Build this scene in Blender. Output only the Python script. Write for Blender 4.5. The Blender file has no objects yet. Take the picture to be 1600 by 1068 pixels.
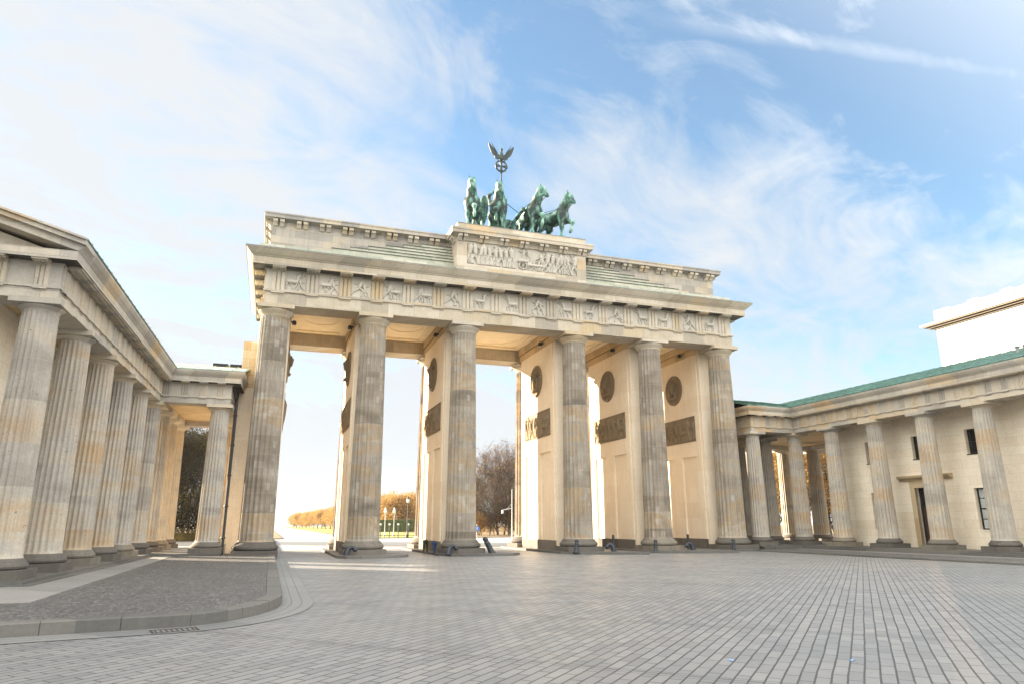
import bpy, math, random
import numpy as np
from mathutils import Vector, Matrix
R = math.radians
S = bpy.context.scene
COL = S.collection

# ------------------------------------------------------------------ camera
cam_d = bpy.data.cameras.new('camera')
cam = bpy.data.objects.new('camera', cam_d)
COL.objects.link(cam)
S.camera = cam
cam_d.sensor_width = 36.0
cam_d.lens = 24.23
cam_d.clip_start = 0.1
cam_d.clip_end = 6000
YAW, PITCH, ROLL = 0.32947, 0.25826, -0.0020
_f = Vector((math.sin(YAW) * math.cos(PITCH), math.cos(YAW) * math.cos(PITCH), math.sin(PITCH)))
_r = Vector((math.cos(YAW), -math.sin(YAW), 0))
_u = _r.cross(_f)
_r2 = _r * math.cos(ROLL) + _u * math.sin(ROLL)
_u2 = -_r * math.sin(ROLL) + _u * math.cos(ROLL)
cam.matrix_world = Matrix(((_r2.x, _u2.x, -_f.x, -14.22), (_r2.y, _u2.y, -_f.y, -39.97), (_r2.z, _u2.z, -_f.z, 1.683), (0, 0, 0, 1)))

# ------------------------------------------------------------------ light
SUN_EL = R(15.0)
SUN_AZ = math.atan2(-0.755, 0.655)          # from +Y towards +X
SUN_DIR = Vector((math.sin(SUN_AZ) * math.cos(SUN_EL), math.cos(SUN_AZ) * math.cos(SUN_EL), math.sin(SUN_EL)))
S.view_settings.view_transform = 'Standard'
S.view_settings.look = 'None'
S.view_settings.gamma = 1.0
S.view_settings.exposure = 2.57
sun_d = bpy.data.lights.new('sun', 'SUN')
sun_d.energy = 5.0
sun_d.angle = R(0.5)
sun_d.color = (1.0, 0.83, 0.62)
sun = bpy.data.objects.new('sun', sun_d)
COL.objects.link(sun)
sun.rotation_euler = (-SUN_DIR).to_track_quat('-Z', 'Y').to_euler()

# ------------------------------------------------------------------ node helper
class NT:
    def __init__(self, tree):
        self.t = tree
    def n(self, kind, _props=None, **inp):
        nd = self.t.nodes.new('ShaderNode' + kind)
        for k, v in (_props or {}).items():
            setattr(nd, k, v)
        for k, v in inp.items():
            self.set(nd, k, v)
        return nd
    def set(self, nd, k, v):
        key = k.replace('_', ' ')
        if key.startswith('i') and key[1:].isdigit():
            s = nd.inputs[int(key[1:])]
        else:
            s = nd.inputs[key]
        if isinstance(v, bpy.types.NodeSocket):
            self.t.links.new(v, s)
        elif isinstance(v, bpy.types.Node):
            self.t.links.new(v.outputs[0], s)
        else:
            if isinstance(v, (tuple, list)) and len(v) == 3 and s.type == 'RGBA':
                v = (*v, 1)
            s.default_value = v
    def math(self, op, a, b=0.0, c=None, clamp=False):
        nd = self.n('Math', {'operation': op, 'use_clamp': clamp}, i0=a, i1=b)
        if c is not None:
            self.set(nd, 'i2', c)
        return nd.outputs[0]
    def mix(self, fac, a, b, mode='MIX'):
        nd = self.t.nodes.new('ShaderNodeMix')
        nd.data_type = 'RGBA'
        nd.blend_type = mode
        nd.clamp_factor = True
        for s, v in ((nd.inputs[0], fac), (nd.inputs[6], a), (nd.inputs[7], b)):
            if isinstance(v, bpy.types.NodeSocket):
                self.t.links.new(v, s)
            else:
                if isinstance(v, (tuple, list)) and len(v) == 3:
                    v = (*v, 1)
                s.default_value = v
        return nd.outputs[2]
    def ramp(self, fac, stops, interp='LINEAR'):
        nd = self.n('ValToRGB')
        cr = nd.color_ramp
        cr.interpolation = interp
        while len(cr.elements) < len(stops):
            cr.elements.new(0.5)
        for e, (p, c) in zip(cr.elements, stops):
            e.position = p
            e.color = (*c, 1) if not isinstance(c, (int, float)) else (c, c, c, 1)
        self.set(nd, 'Fac', fac)
        return nd.outputs[0]
    def mrange(self, v, a, b, c=0.0, d=1.0, smooth=False):
        nd = self.n('MapRange', {'interpolation_type': 'SMOOTHSTEP' if smooth else 'LINEAR', 'clamp': True})
        for i, x in enumerate((v, a, b, c, d)):
            self.set(nd, 'i%d' % i, x)
        return nd.outputs[0]
    def noise(self, vec, scale, detail=4, rough=0.55, dist=0.0):
        nd = self.n('TexNoise', Scale=scale, Detail=detail, Roughness=rough, Distortion=dist)
        if vec is not None:
            self.set(nd, 'Vector', vec)
        return nd.outputs[0]
    def scalev(self, vec, s):
        nd = self.n('VectorMath', {'operation': 'MULTIPLY'}, i0=vec, i1=s)
        return nd.outputs[0]
    def addv(self, vec, s):
        return self.n('VectorMath', {'operation': 'ADD'}, i0=vec, i1=s).outputs[0]
    def xyz(self, vec):
        nd = self.n('SeparateXYZ', i0=vec)
        return nd.outputs[0], nd.outputs[1], nd.outputs[2]
    def comb(self, x, y, z):
        return self.n('CombineXYZ', X=x, Y=y, Z=z).outputs[0]
    def dot(self, vec, d):
        return self.n('VectorMath', {'operation': 'DOT_PRODUCT'}, i0=vec, i1=d).outputs['Value']

# ------------------------------------------------------------------ world: Nishita sky with high thin cloud
W = bpy.data.worlds.new('World')
S.world = W
W.use_nodes = True
W.node_tree.nodes.clear()
w = NT(W.node_tree)
out = w.n('OutputWorld')
sky = w.n('TexSky', {'sky_type': 'NISHITA', 'sun_disc': False, 'sun_elevation': SUN_EL, 'sun_rotation': SUN_AZ,
                     'altitude': 100.0, 'air_density': 1.0, 'dust_density': 0.6, 'ozone_density': 2.5})
geo = w.n('TexCoord')
d = geo.outputs['Generated']
dx, dy, dz = w.xyz(d)
zz = w.math('ADD', w.math('MAXIMUM', dz, 0.0), 0.18)
px = w.math('DIVIDE', dx, zz)
py = w.math('DIVIDE', dy, zz)
# wisps are drawn out along one wind direction
ca, sa = math.cos(R(28)), math.sin(R(28))
wu = w.math('ADD', w.math('MULTIPLY', px, ca), w.math('MULTIPLY', py, sa))
wv = w.math('SUBTRACT', w.math('MULTIPLY', py, ca), w.math('MULTIPLY', px, sa))
pv = w.comb(w.math('MULTIPLY', wu, 0.85), w.math('MULTIPLY', wv, 1.25), 0.0)
n1 = w.noise(pv, 0.9, 6, 0.55, 0.7)
n2 = w.noise(w.addv(pv, (7.3, 2.1, 0)), 2.6, 9, 0.62, 1.6)
n3 = w.noise(w.addv(w.scalev(pv, (0.6, 1.8, 1.0)), (1.7, 5.6, 0)), 6.0, 7, 0.68, 0.8)
wisp = w.math('ADD', w.math('ADD', w.math('MULTIPLY', n1, 0.46), w.math('MULTIPLY', n2, 0.42)), w.math('MULTIPLY', n3, 0.12))
def pix(u, v):
    q = _f + _r2 * ((u - 800) / 1076.8) - _u2 * ((v - 534) / 1076.8)
    return q.normalized()
blue = w.mrange(w.dot(d, tuple(pix(1130, 110))), math.cos(R(36)), math.cos(R(4)), 0.0, 1.0, True)
blue2 = w.mrange(w.dot(d, tuple(pix(900, 150))), math.cos(R(17)), math.cos(R(3)), 0.0, 1.0, True)
blue3 = w.mrange(w.dot(d, tuple(pix(1560, 330))), math.cos(R(14)), math.cos(R(2)), 0.0, 1.0, True)
bank = w.mrange(w.dot(d, tuple(pix(930, 290))), math.cos(R(8)), math.cos(R(1)), 0.0, 1.0, True)
corner = w.mrange(w.dot(d, tuple(pix(1480, 60))), math.cos(R(13)), math.cos(R(2)), 0.0, 1.0, True)
bank2 = w.mrange(w.dot(d, tuple(pix(1180, 400))), math.cos(R(13)), math.cos(R(2)), 0.0, 1.0, True)
left = w.mrange(w.dot(d, tuple(pix(-500, 300))), math.cos(R(55)), math.cos(R(18)), 0.0, 1.0, True)
low = w.mrange(dz, 0.04, 0.34, 1.0, 0.0, True)
cover = w.math('ADD', w.math('MULTIPLY', w.math('SUBTRACT', wisp, 0.5), 4.4), 0.77)
for term, k in ((left, 0.18), (low, 0.30), (blue, -0.48), (blue2, -0.14), (blue3, -0.06), (bank, 0.40), (bank2, 0.34), (corner, -0.25)):
    cover = w.math('ADD', cover, w.math('MULTIPLY', term, k))
# the long thin trail high on the right
qa, qb = pix(1000, 20), pix(1500, 104)
tn = qa.cross(qb).normalized()
td = w.math('ABSOLUTE', w.math('ADD', w.dot(d, tuple(tn)), w.math('MULTIPLY', w.math('SUBTRACT', n2, 0.5), 0.03)))
tl = w.mrange(w.dot(d, tuple(pix(1330, 72))), math.cos(R(16)), math.cos(R(5)), 0.0, 1.0, True)
trail = w.math('MULTIPLY', w.math('MULTIPLY', w.mrange(td, 0.0, 0.016, 0.30, 0.0, True), tl), w.mrange(n3, 0.3, 0.7, 0.5, 1.0))
cover = w.math('ADD', w.math('MAXIMUM', cover, 0.10), trail, clamp=True)
mask = w.mrange(cover, 0.0, 1.0, 0.0, 0.97)
cl_far = (1.42, 1.49, 1.56)
cl_sun = (1.46, 1.51, 1.56)
ccol = w.mix(left, cl_far, cl_sun)
# bright cloud bank added in the east, unseen behind the camera, as facade fill
east = w.mrange(w.dot(d, (0.42, -0.58, 0.70)), 0.1, 0.95, 0.0, 1.0, True)
ccol = w.mix(east, ccol, (6.1, 5.95, 5.6))
# unseen bright cloud veil added to the south, left of frame, lighting the right gatehouse
south = w.mrange(w.dot(d, (-0.86, -0.34, 0.38)), 0.25, 0.95, 0.0, 1.0, True)
ccol = w.mix(south, ccol, (7.6, 7.2, 6.4))
mask = w.math('MAXIMUM', mask, w.math('MULTIPLY', south, 0.9))
mask = w.math('MAXIMUM', mask, w.math('MULTIPLY', east, 0.85))
skyc = w.mix(1.0, sky.outputs[0], (0.53, 0.60, 0.575), 'MULTIPLY')
final = w.mix(mask, skyc, ccol)
bg = w.n('Background', Color=final, Strength=0.10)
w.t.links.new(bg.outputs[0], out.inputs[0])

# ------------------------------------------------------------------ materials
def new_mat(name):
    m = bpy.data.materials.new(name)
    m.use_nodes = True
    m.node_tree.nodes.clear()
    t = NT(m.node_tree)
    o = t.n('OutputMaterial')
    b = t.n('BsdfPrincipled')
    t.t.links.new(b.outputs[0], o.inputs[0])
    return m, t, b
def finish(t, b, col, rough=0.85, bump=None, strength=0.3, dist=0.02, spec=0.3):
    t.set(b, 'Base Color', col)
    t.set(b, 'Roughness', rough)
    t.set(b, 'Specular IOR Level', spec)
    if bump is not None:
        bm = t.n('Bump', Strength=strength, Distance=dist, Height=bump)
        t.set(b, 'Normal', bm.outputs[0])
def plain(name, col, rough=0.8, var=0.15, scale=3.0, metallic=0.0, spec=0.3, bump=0.0):
    m, t, b = new_mat(name)
    oc = t.n('TexCoord').outputs['Object']
    ns = t.noise(oc, scale, 6, 0.6)
    f = t.mrange(ns, 0.3, 0.7)
    c = t.mix(f, tuple(x * (1 - var) for x in col), tuple(min(1, x * (1 + var)) for x in col))
    finish(t, b, c, rough, t.noise(oc, scale * 8, 5) if bump else None, bump, 0.02, spec)
    b.inputs['Metallic'].default_value = metallic
    return m
GAIN = {'gate_sandstone': 0.88, 'carved_sandstone': 0.86, 'weathered_sandstone': 0.9, 'dirty_base_stone': 0.72, 'gate_column_stone': 0.84, 'gatehouse_column_stone': 0.84,
        'gatehouse_sandstone': 0.86, 'gatehouse_carving': 0.85, 'grey_relief_stone': 0.82, 'granite_kerb': 0.6, 'granite_gutter': 0.85, 'granite_walk_slabs': 0.85, 'brown_relief_stone': 0.88, 'white_limestone': 0.75}
def ashlar(name, ramp, bw, bh, mortar=0.006, mcol=0.6, stain=0.35, streak=0.3, tint=(0.16, 0.15, 0.13), per_obj=0.0, bump=0.25, rough=0.85):
    """coursed stone: block to block colour from the ramp, grain, run-off streaks, dirt blotches"""
    gn = GAIN.get(name, 1.0)
    ramp = [(p, tuple(k * gn for k in c)) for p, c in ramp]
    m, t, b = new_mat(name)
    tc = t.n('TexCoord')
    oc = tc.outputs['Object']
    x, y, z = t.xyz(oc)
    rnd = t.n('ObjectInfo').outputs['Random']
    zz = t.math('ADD', z, t.math('MULTIPLY', rnd, 3.7 * per_obj))
    bv = t.comb(t.math('ADD', t.math('ADD', x, y), t.math('MULTIPLY', rnd, 11.0 * per_obj)), zz, 0.0)
    br = t.n('TexBrick', {'offset': 0.5, 'squash': 1.0}, Vector=bv, Color1=(0, 0, 0), Color2=(1, 1, 1), Mortar=(0.5, 0.5, 0.5),
             Scale=1.0, Mortar_Size=mortar, Mortar_Smooth=0.2, Bias=0.0, Brick_Width=bw, Row_Height=bh)
    fac = t.math('ADD', t.math('MULTIPLY', br.outputs[0], 0.62), t.math('MULTIPLY', t.noise(oc, 0.9, 5, 0.6, 0.6), 0.38))
    if per_obj:
        fac = t.math('ADD', t.math('MULTIPLY', fac, 0.6), t.math('MULTIPLY', rnd, 0.4))
    c = t.ramp(fac, ramp)
    grain = t.mrange(t.noise(oc, 14, 6, 0.7), 0.25, 0.75, 0.84, 1.12)
    c = t.mix(1.0, c, t.comb(grain, grain, grain), 'MULTIPLY')
    sv = t.comb(t.math('MULTIPLY', t.math('ADD', x, y), 3.0), t.math('MULTIPLY', z, 0.22), t.math('MULTIPLY', rnd, 9.0))
    st = t.mrange(t.noise(sv, 1.6, 6, 0.65), 0.5, 0.78, 0.0, streak)
    c = t.mix(st, c, tint)
    bl = t.mrange(t.noise(oc, 0.55, 6, 0.65, 0.5), 0.52, 0.75, 0.0, stain)
    c = t.mix(bl, c, tint)
    mo = t.math('MULTIPLY', br.outputs['Fac'], mcol)
    c = t.mix(mo, c, (0.09, 0.08, 0.07))
    h = t.math('SUBTRACT', t.math('MULTIPLY', t.noise(oc, 22, 6, 0.7), 0.5), t.math('MULTIPLY', br.outputs['Fac'], 0.8))
    finish(t, b, c, rough, h, bump, 0.015)
    return m
def drums(name, ramp, dh, dark, dark_amt, band=0.5, holes=0.5, repairs=True):
    """fluted column drums: hue changes drum to drum, wavy sediment bands, pits and old repairs"""
    gn = GAIN.get(name, 1.0)
    ramp = [(p, tuple(k * gn for k in c)) for p, c in ramp]
    m, t, b = new_mat(name)
    tc = t.n('TexCoord')
    oc = tc.outputs['Object']
    x, y, z = t.xyz(oc)
    rnd = t.n('ObjectInfo').outputs['Random']
    zo = t.math('ADD', z, t.math('MULTIPLY', rnd, 37.0))
    zi = t.math('FLOOR', t.math('DIVIDE', zo, dh))
    wn = t.n('TexWhiteNoise', {'noise_dimensions': '1D'}, W=zi).outputs[0]
    vv = t.comb(t.math('ADD', t.math('MULTIPLY', x, 0.35), t.math('MULTIPLY', rnd, 50)), t.math('MULTIPLY', y, 0.35), t.math('MULTIPLY', zo, 0.9))
    sed = t.noise(vv, 1.3, 4, 0.5, 0.35)
    fac = t.math('ADD', t.math('MULTIPLY', wn, 1 - band), t.math('MULTIPLY', t.mrange(sed, 0.32, 0.68), band))
    c = t.ramp(fac, ramp)
    ov = t.addv(oc, t.comb(t.math('MULTIPLY', rnd, 23), 0.0, 0.0))
    # square repair patches
    ang = t.math('ARCTAN2', y, x)
    pb = t.n('TexBrick', {'offset': 0.37}, Vector=t.comb(ang, zo, 0.0), Color1=(0, 0, 0), Color2=(1, 1, 1), Mortar=(0.5, 0.5, 0.5), Scale=1.0,
             Mortar_Size=0.002, Brick_Width=0.32, Row_Height=0.37)
    pt = t.mrange(pb.outputs[0], 0.91, 0.94, 0.0, 0.42 if repairs else 0.0)
    c = t.mix(pt, c, (0.47, 0.44, 0.40))
    gr = t.mrange(t.noise(ov, 16, 6, 0.7), 0.25, 0.75, 0.8, 1.14)
    c = t.mix(1.0, c, t.comb(gr, gr, gr), 'MULTIPLY')
    dv = t.comb(t.math('ADD', t.math('MULTIPLY', x, 1.0), t.math('MULTIPLY', rnd, 31)), y, t.math('MULTIPLY', z, 0.45))
    dk = t.mrange(t.noise(dv, 1.1, 7, 0.68, 0.7), 0.42, 0.72, 0.0, dark_amt)
    c = t.mix(dk, c, dark)
    sv = t.comb(t.math('ADD', t.math('MULTIPLY', x, 7), t.math('MULTIPLY', rnd, 13)), t.math('MULTIPLY', y, 7), t.math('MULTIPLY', z, 0.35))
    c = t.mix(t.mrange(t.noise(sv, 1.0, 5, 0.6), 0.5, 0.8, 0.0, dark_amt * 0.8), c, dark)
    pits = t.mrange(t.noise(t.scalev(ov, (5, 5, 9)), 1.6, 3, 0.5), 0.70, 0.74, 0.0, holes)
    c = t.mix(pits, c, (0.05, 0.045, 0.04))
    jt = t.math('ABSOLUTE', t.math('SUBTRACT', t.math('FRACT', t.math('DIVIDE', zo, dh)), 0.5))
    jl = t.mrange(jt, 0.486, 0.494, 0.0, 0.55)
    c = t.mix(jl, c, (0.34, 0.32, 0.29))
    h = t.math('SUBTRACT', t.math('MULTIPLY', t.noise(ov, 24, 6, 0.7), 0.6), pits)
    finish(t, b, c, 0.85, h, 0.35, 0.02)
    return m

GREY, BEIGE, TAN, PALE, OCHRE = (0.36, 0.325, 0.27), (0.48, 0.42, 0.325), (0.52, 0.405, 0.255), (0.57, 0.515, 0.425), (0.52, 0.36, 0.19)
M = {}
M['ashlar'] = ashlar('gate_sandstone', [(0.18, GREY), (0.38, BEIGE), (0.52, PALE), (0.66, BEIGE), (0.82, TAN)], 1.55, 0.72, streak=0.28)
M['detail'] = ashlar('carved_sandstone', [(0.15, GREY), (0.4, PALE), (0.6, BEIGE), (0.85, TAN)], 3.0, 2.0, 0.0, 0.0, per_obj=1.0, streak=0.3)
M['weathered'] = ashlar('weathered_sandstone', [(0.2, (0.26, 0.25, 0.23)), (0.5, (0.40, 0.37, 0.33)), (0.8, (0.47, 0.41, 0.32))], 1.1, 0.45, streak=0.45, stain=0.5)
M['base'] = ashlar('dirty_base_stone', [(0.2, (0.13, 0.12, 0.11)), (0.5, (0.24, 0.22, 0.19)), (0.8, (0.34, 0.29, 0.22))], 3.0, 2.0, 0.0, 0.0, per_obj=1.0, streak=0.6, stain=0.6, tint=(0.06, 0.055, 0.05))
M['column'] = drums('gate_column_stone', [(0.05, (0.19, 0.165, 0.135)), (0.3, (0.32, 0.275, 0.22)), (0.5, (0.38, 0.345, 0.295)), (0.68, (0.42, 0.325, 0.215)), (0.82, (0.47, 0.42, 0.345)), (0.96, (0.36, 0.29, 0.21))], 1.02, (0.105, 0.09, 0.075), 0.58, 0.4, 0.85)
M['wing_column'] = drums('gatehouse_column_stone', [(0.08, (0.36, 0.335, 0.295)), (0.36, (0.48, 0.45, 0.405)), (0.54, (0.52, 0.465, 0.385)), (0.74, (0.51, 0.415, 0.305)), (0.95, (0.51, 0.375, 0.235))], 1.16, (0.20, 0.17, 0.14), 0.5, 0.55, 0.7, False)
M['wing_stone'] = ashlar('gatehouse_sandstone', [(0.2, GREY), (0.42, (0.46, 0.43, 0.385)), (0.62, PALE), (0.85, OCHRE)], 1.7, 0.9, streak=0.3)
M['wing_detail'] = ashlar('gatehouse_carving', [(0.15, (0.36, 0.34, 0.31)), (0.5, PALE), (0.8, TAN), (0.95, OCHRE)], 3.0, 2.0, 0.0, 0.0, per_obj=1.0)
M['stucco'] = ashlar('cream_stucco', [(0.2, (0.81, 0.70, 0.55)), (0.5, (0.85, 0.745, 0.595)), (0.8, (0.87, 0.775, 0.63))], 2.2, 1.05, 0.002, 0.10, stain=0.22, streak=0.30, tint=(0.50, 0.40, 0.28), bump=0.12)
M['wall_stone'] = ashlar('cream_ashlar_wall', [(0.2, (0.80, 0.71, 0.57)), (0.5, (0.86, 0.78, 0.645)), (0.8, (0.88, 0.81, 0.68))], 1.5, 0.47, 0.006, 0.32, stain=0.16, streak=0.12, tint=(0.36, 0.28, 0.19), bump=0.2)
M['ceiling'] = plain('ochre_ceiling', (0.88, 0.76, 0.54), 0.8, 0.06, 1.5)
M['beam'] = ashlar('ochre_beam_stone', [(0.2, (0.44, 0.33, 0.19)), (0.5, (0.56, 0.43, 0.26)), (0.85, (0.66, 0.50, 0.30))], 1.3, 0.5, streak=0.25, tint=(0.2, 0.14, 0.08))
M['soffit'] = ashlar('shaded_soffit_stone', [(0.2, (0.08, 0.073, 0.065)), (0.8, (0.15, 0.135, 0.115))], 0.9, 0.5, 0.0, 0.0, streak=0.2)  # dirt and the shade under the cornice, both put into the colour
M['shaded_flank'] = ashlar('shade_dark_stone', [(0.2, (0.05, 0.045, 0.04)), (0.8, (0.10, 0.09, 0.08))], 1.2, 0.5, streak=0.3)  # deep shade beside the gate put into the colour, with some dirt
M['flank'] = ashlar('ochre_ashlar', [(0.2, (0.42, 0.29, 0.16)), (0.5, (0.55, 0.40, 0.23)), (0.8, (0.60, 0.47, 0.30))], 1.1, 0.5, streak=0.4, tint=(0.2, 0.13, 0.08))
M['relief_brown'] = ashlar('brown_relief_stone', [(0.2, (0.23, 0.18, 0.115)), (0.6, (0.34, 0.27, 0.18)), (0.9, (0.42, 0.34, 0.23))], 4.0, 3.0, 0.0, 0.0, streak=0.4, stain=0.5, tint=(0.07, 0.055, 0.04))
M['relief_grey'] = ashlar('grey_relief_stone', [(0.2, (0.55, 0.52, 0.46)), (0.6, (0.62, 0.575, 0.495)), (0.9, (0.64, 0.565, 0.45))], 4.0, 3.0, 0.0, 0.0, per_obj=1.0, streak=0.3, stain=0.25)
M['lead'] = plain('grey_lead_sheet', (0.20, 0.225, 0.22), 0.6, 0.3, 1.2)
M['mossy'] = ashlar('mossy_step_stone', [(0.2, (0.33, 0.345, 0.285)), (0.5, (0.42, 0.43, 0.355)), (0.85, (0.49, 0.475, 0.40))], 1.4, 0.5, streak=0.5, stain=0.5, tint=(0.10, 0.115, 0.08))
M['edging'] = plain('dark_mossy_lead', (0.085, 0.095, 0.08), 0.7, 0.5, 3)
M['iron'] = plain('black_iron', (0.025, 0.026, 0.028), 0.5, 0.3, 4, 0.0, 0.5)
M['guard'] = plain('blue_black_cast_iron', (0.024, 0.03, 0.042), 0.5, 0.4, 6, 0.0, 0.5)
M['lens'] = plain('lamp_glass', (0.6, 0.55, 0.45), 0.15, 0.05)
M['white_wall'] = ashlar('white_limestone', [(0.2, (0.72, 0.70, 0.66)), (0.8, (0.80, 0.78, 0.75))], 1.6, 0.5, 0.008, 0.25, stain=0.03, streak=0.03, bump=0.1)
M['bronze_strip'] = plain('brown_cornice_metal', (0.10, 0.075, 0.045), 0.5, 0.2)
M['frame'] = plain('dark_window_frame', (0.018, 0.016, 0.015), 0.5, 0.2)
M['door'] = plain('dark_oak_door', (0.05, 0.032, 0.022), 0.5, 0.3, 6)
M['door_trim'] = ashlar('tan_door_surround', [(0.2, (0.42, 0.32, 0.19)), (0.8, (0.50, 0.40, 0.26))], 3.0, 2.0, 0.0, 0.0, stain=0.2, streak=0.2, tint=(0.25, 0.18, 0.11))
M['curtain'] = plain('grey_net_curtain', (0.42, 0.45, 0.45), 0.9, 0.25, 9)
def glass_mat():
    m, t, b = new_mat('dark_window_glass')
    finish(t, b, (0.012, 0.014, 0.015), 0.08, None, spec=0.6)
    return m
M['glass'] = glass_mat()
def patina(name, dark=(0.012, 0.024, 0.021), green=(0.085, 0.225, 0.18), pale=(0.29, 0.48, 0.395), lo=0.42, hi=0.64):
    m, t, b = new_mat(name)
    oc = t.n('TexCoord').outputs['Object']
    x, y, z = t.xyz(oc)
    a = t.noise(t.comb(t.math('MULTIPLY', x, 1.6), t.math('MULTIPLY', y, 1.6), t.math('MULTIPLY', z, 0.7)), 1.6, 7, 0.65, 0.4)
    f = t.mrange(a, lo, hi)
    c = t.ramp(f, [(0.0, dark), (0.35, tuple(0.45 * a + 0.55 * b_ for a, b_ in zip(dark, green))), (0.6, green), (1.0, pale)])
    f2 = t.mrange(t.noise(oc, 11, 6, 0.7), 0.3, 0.7, 0.75, 1.15)
    c = t.mix(1.0, c, t.comb(f2, f2, f2), 'MULTIPLY')
    finish(t, b, c, 0.55, t.noise(oc, 18, 5, 0.7), 0.3, 0.02, 0.4)
    return m
M['bronze'] = patina('green_bronze')
M['bronze_dark'] = patina('dark_bronze', (0.010, 0.016, 0.017), (0.022, 0.04, 0.042), (0.06, 0.12, 0.11), 0.3, 0.75)
M['copper'] = patina('green_copper_roof', (0.035, 0.075, 0.065), (0.085, 0.19, 0.16), (0.16, 0.30, 0.25), 0.3, 0.75)
M['copper_pale'] = patina('pale_copper_roof', (0.28, 0.38, 0.33), (0.44, 0.55, 0.48), (0.6, 0.66, 0.58), 0.25, 0.75)

def paving():
    m, t, b = new_mat('plaza_granite_setts')
    oc = t.n('TexCoord').outputs['Object']
    x, y, z = t.xyz(oc)
    k = 2 ** -0.5
    s = t.math('MULTIPLY', t.math('ADD', x, y), k)
    u = t.math('MULTIPLY', t.math('SUBTRACT', x, y), k)
    wob = t.math('MULTIPLY', t.math('SUBTRACT', t.noise(oc, 0.8, 3), 0.5), 0.035)
    u2 = t.math('ADD', u, wob)
    # the field right of the tan course is laid half a sett off and is darker
    dr = t.math('SUBTRACT', t.math('MULTIPLY', x, 0.661), t.math('MULTIPLY', y, 0.750))
    c0 = -6.65 * 0.661 + 33.93 * 0.750
    right = t.math('GREATER_THAN', dr, c0 + 0.02)
    tan = t.math('MULTIPLY', t.math('GREATER_THAN', dr, c0 - 0.36), t.math('LESS_THAN', dr, c0 + 0.02))
    ss = t.math('ADD', s, t.math('MULTIPLY', right, 0.31))
    br = t.n('TexBrick', {'offset': 0.5}, Vector=t.comb(ss, u2, 0.0), Color1=(0, 0, 0), Color2=(1, 1, 1), Mortar=(0.5, 0.5, 0.5),
             Scale=1.0, Mortar_Size=0.0125, Mortar_Smooth=0.1, Brick_Width=0.525, Row_Height=0.1655)
    tone = t.math('ADD', t.math('MULTIPLY', br.outputs[0], 0.5), t.math('MULTIPLY', t.noise(oc, 0.35, 5, 0.6), 0.5))
    c = t.ramp(tone, [(0.1, (0.15, 0.155, 0.16)), (0.4, (0.20, 0.204, 0.207)), (0.7, (0.232, 0.233, 0.232)), (0.97, (0.28, 0.268, 0.25))])
    c = t.mix(t.math('MULTIPLY', right, 0.42), c, (0.15, 0.17, 0.185))
    c = t.mix(t.math('MULTIPLY', tan, 0.24), c, (0.33, 0.285, 0.255))
    spots = t.mrange(t.noise(oc, 6.5, 2, 0.4), 0.70, 0.73, 0.0, 0.35)
    c = t.mix(spots, c, (0.09, 0.088, 0.085))
    patch = t.mrange(t.noise(oc, 0.16, 2, 0.4), 0.55, 0.58, 0.0, 0.22)
    c = t.mix(patch, c, (0.27, 0.255, 0.235))
    gr = t.mrange(t.noise(oc, 55, 5, 0.75), 0.2, 0.8, 0.78, 1.16)
    c = t.mix(1.0, c, t.comb(gr, gr, gr), 'MULTIPLY')
    soil = t.mrange(t.noise(oc, 0.9, 7, 0.7, 0.6), 0.5, 0.75, 0.0, 0.3)
    c = t.mix(soil, c, (0.13, 0.125, 0.12))
    # wide run joints along the rows
    fu = t.math('ABSOLUTE', t.math('SUBTRACT', t.math('FRACT', t.math('DIVIDE', u2, 0.1655)), 0.5))
    jw = t.mrange(t.noise(oc, 1.7, 3), 0.3, 0.7, 0.427, 0.452)
    run = t.math('GREATER_THAN', fu, jw)
    # double cross course every few metres
    fs = t.math('ABSOLUTE', t.math('SUBTRACT', t.math('FRACT', t.math('ADD', t.math('DIVIDE', s, 4.2), 0.57)), 0.5))
    cross = t.math('ADD', t.math('LESS_THAN', fs, 0.0022), t.math('MULTIPLY', t.math('GREATER_THAN', fs, 0.0215), t.math('LESS_THAN', fs, 0.0255)))
    jf = t.math('MAXIMUM', t.math('MAXIMUM', br.outputs['Fac'], run), cross)
    c = t.mix(t.math('MULTIPLY', jf, 0.88), c, (0.042, 0.04, 0.038))
    h = t.math('SUBTRACT', t.math('MULTIPLY', t.noise(oc, 40, 5, 0.7), 0.25), t.math('MULTIPLY', jf, 0.9))
    h = t.math('ADD', h, t.math('MULTIPLY', br.outputs[0], 0.25))
    rg = t.mrange(t.noise(oc, 1.3, 5), 0.3, 0.7, 0.44, 0.60)
    finish(t, b, c, rg, h, 0.4, 0.012, 0.45)
    return m
M['plaza'] = paving()
def cobble():
    m, t, b = new_mat('dark_mosaic_cobbles')
    oc = t.n('TexCoord').outputs['Object']
    vo = t.n('TexVoronoi', {'feature': 'F1'}, Vector=oc, Scale=14.0, Randomness=0.7)
    ve = t.n('TexVoronoi', {'feature': 'DISTANCE_TO_EDGE'}, Vector=oc, Scale=14.0, Randomness=0.7)
    g = t.xyz(vo.outputs['Color'])[0]
    c = t.ramp(g, [(0.0, (0.07, 0.07, 0.072)), (0.6, (0.14, 0.14, 0.142)), (1.0, (0.25, 0.245, 0.235))])
    c = t.mix(t.mrange(t.noise(oc, 0.7, 5), 0.4, 0.7, 0.0, 0.35), c, (0.08, 0.075, 0.07))
    j = t.mrange(ve.outputs['Distance'], 0.03, 0.12, 1.0, 0.0)
    c = t.mix(t.math('MULTIPLY', j, 0.75), c, (0.03, 0.028, 0.026))
    finish(t, b, c, 0.6, t.mrange(ve.outputs['Distance'], 0.0, 0.25), 0.6, 0.02, 0.4)
    return m
M['cobble'] = cobble()
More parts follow.
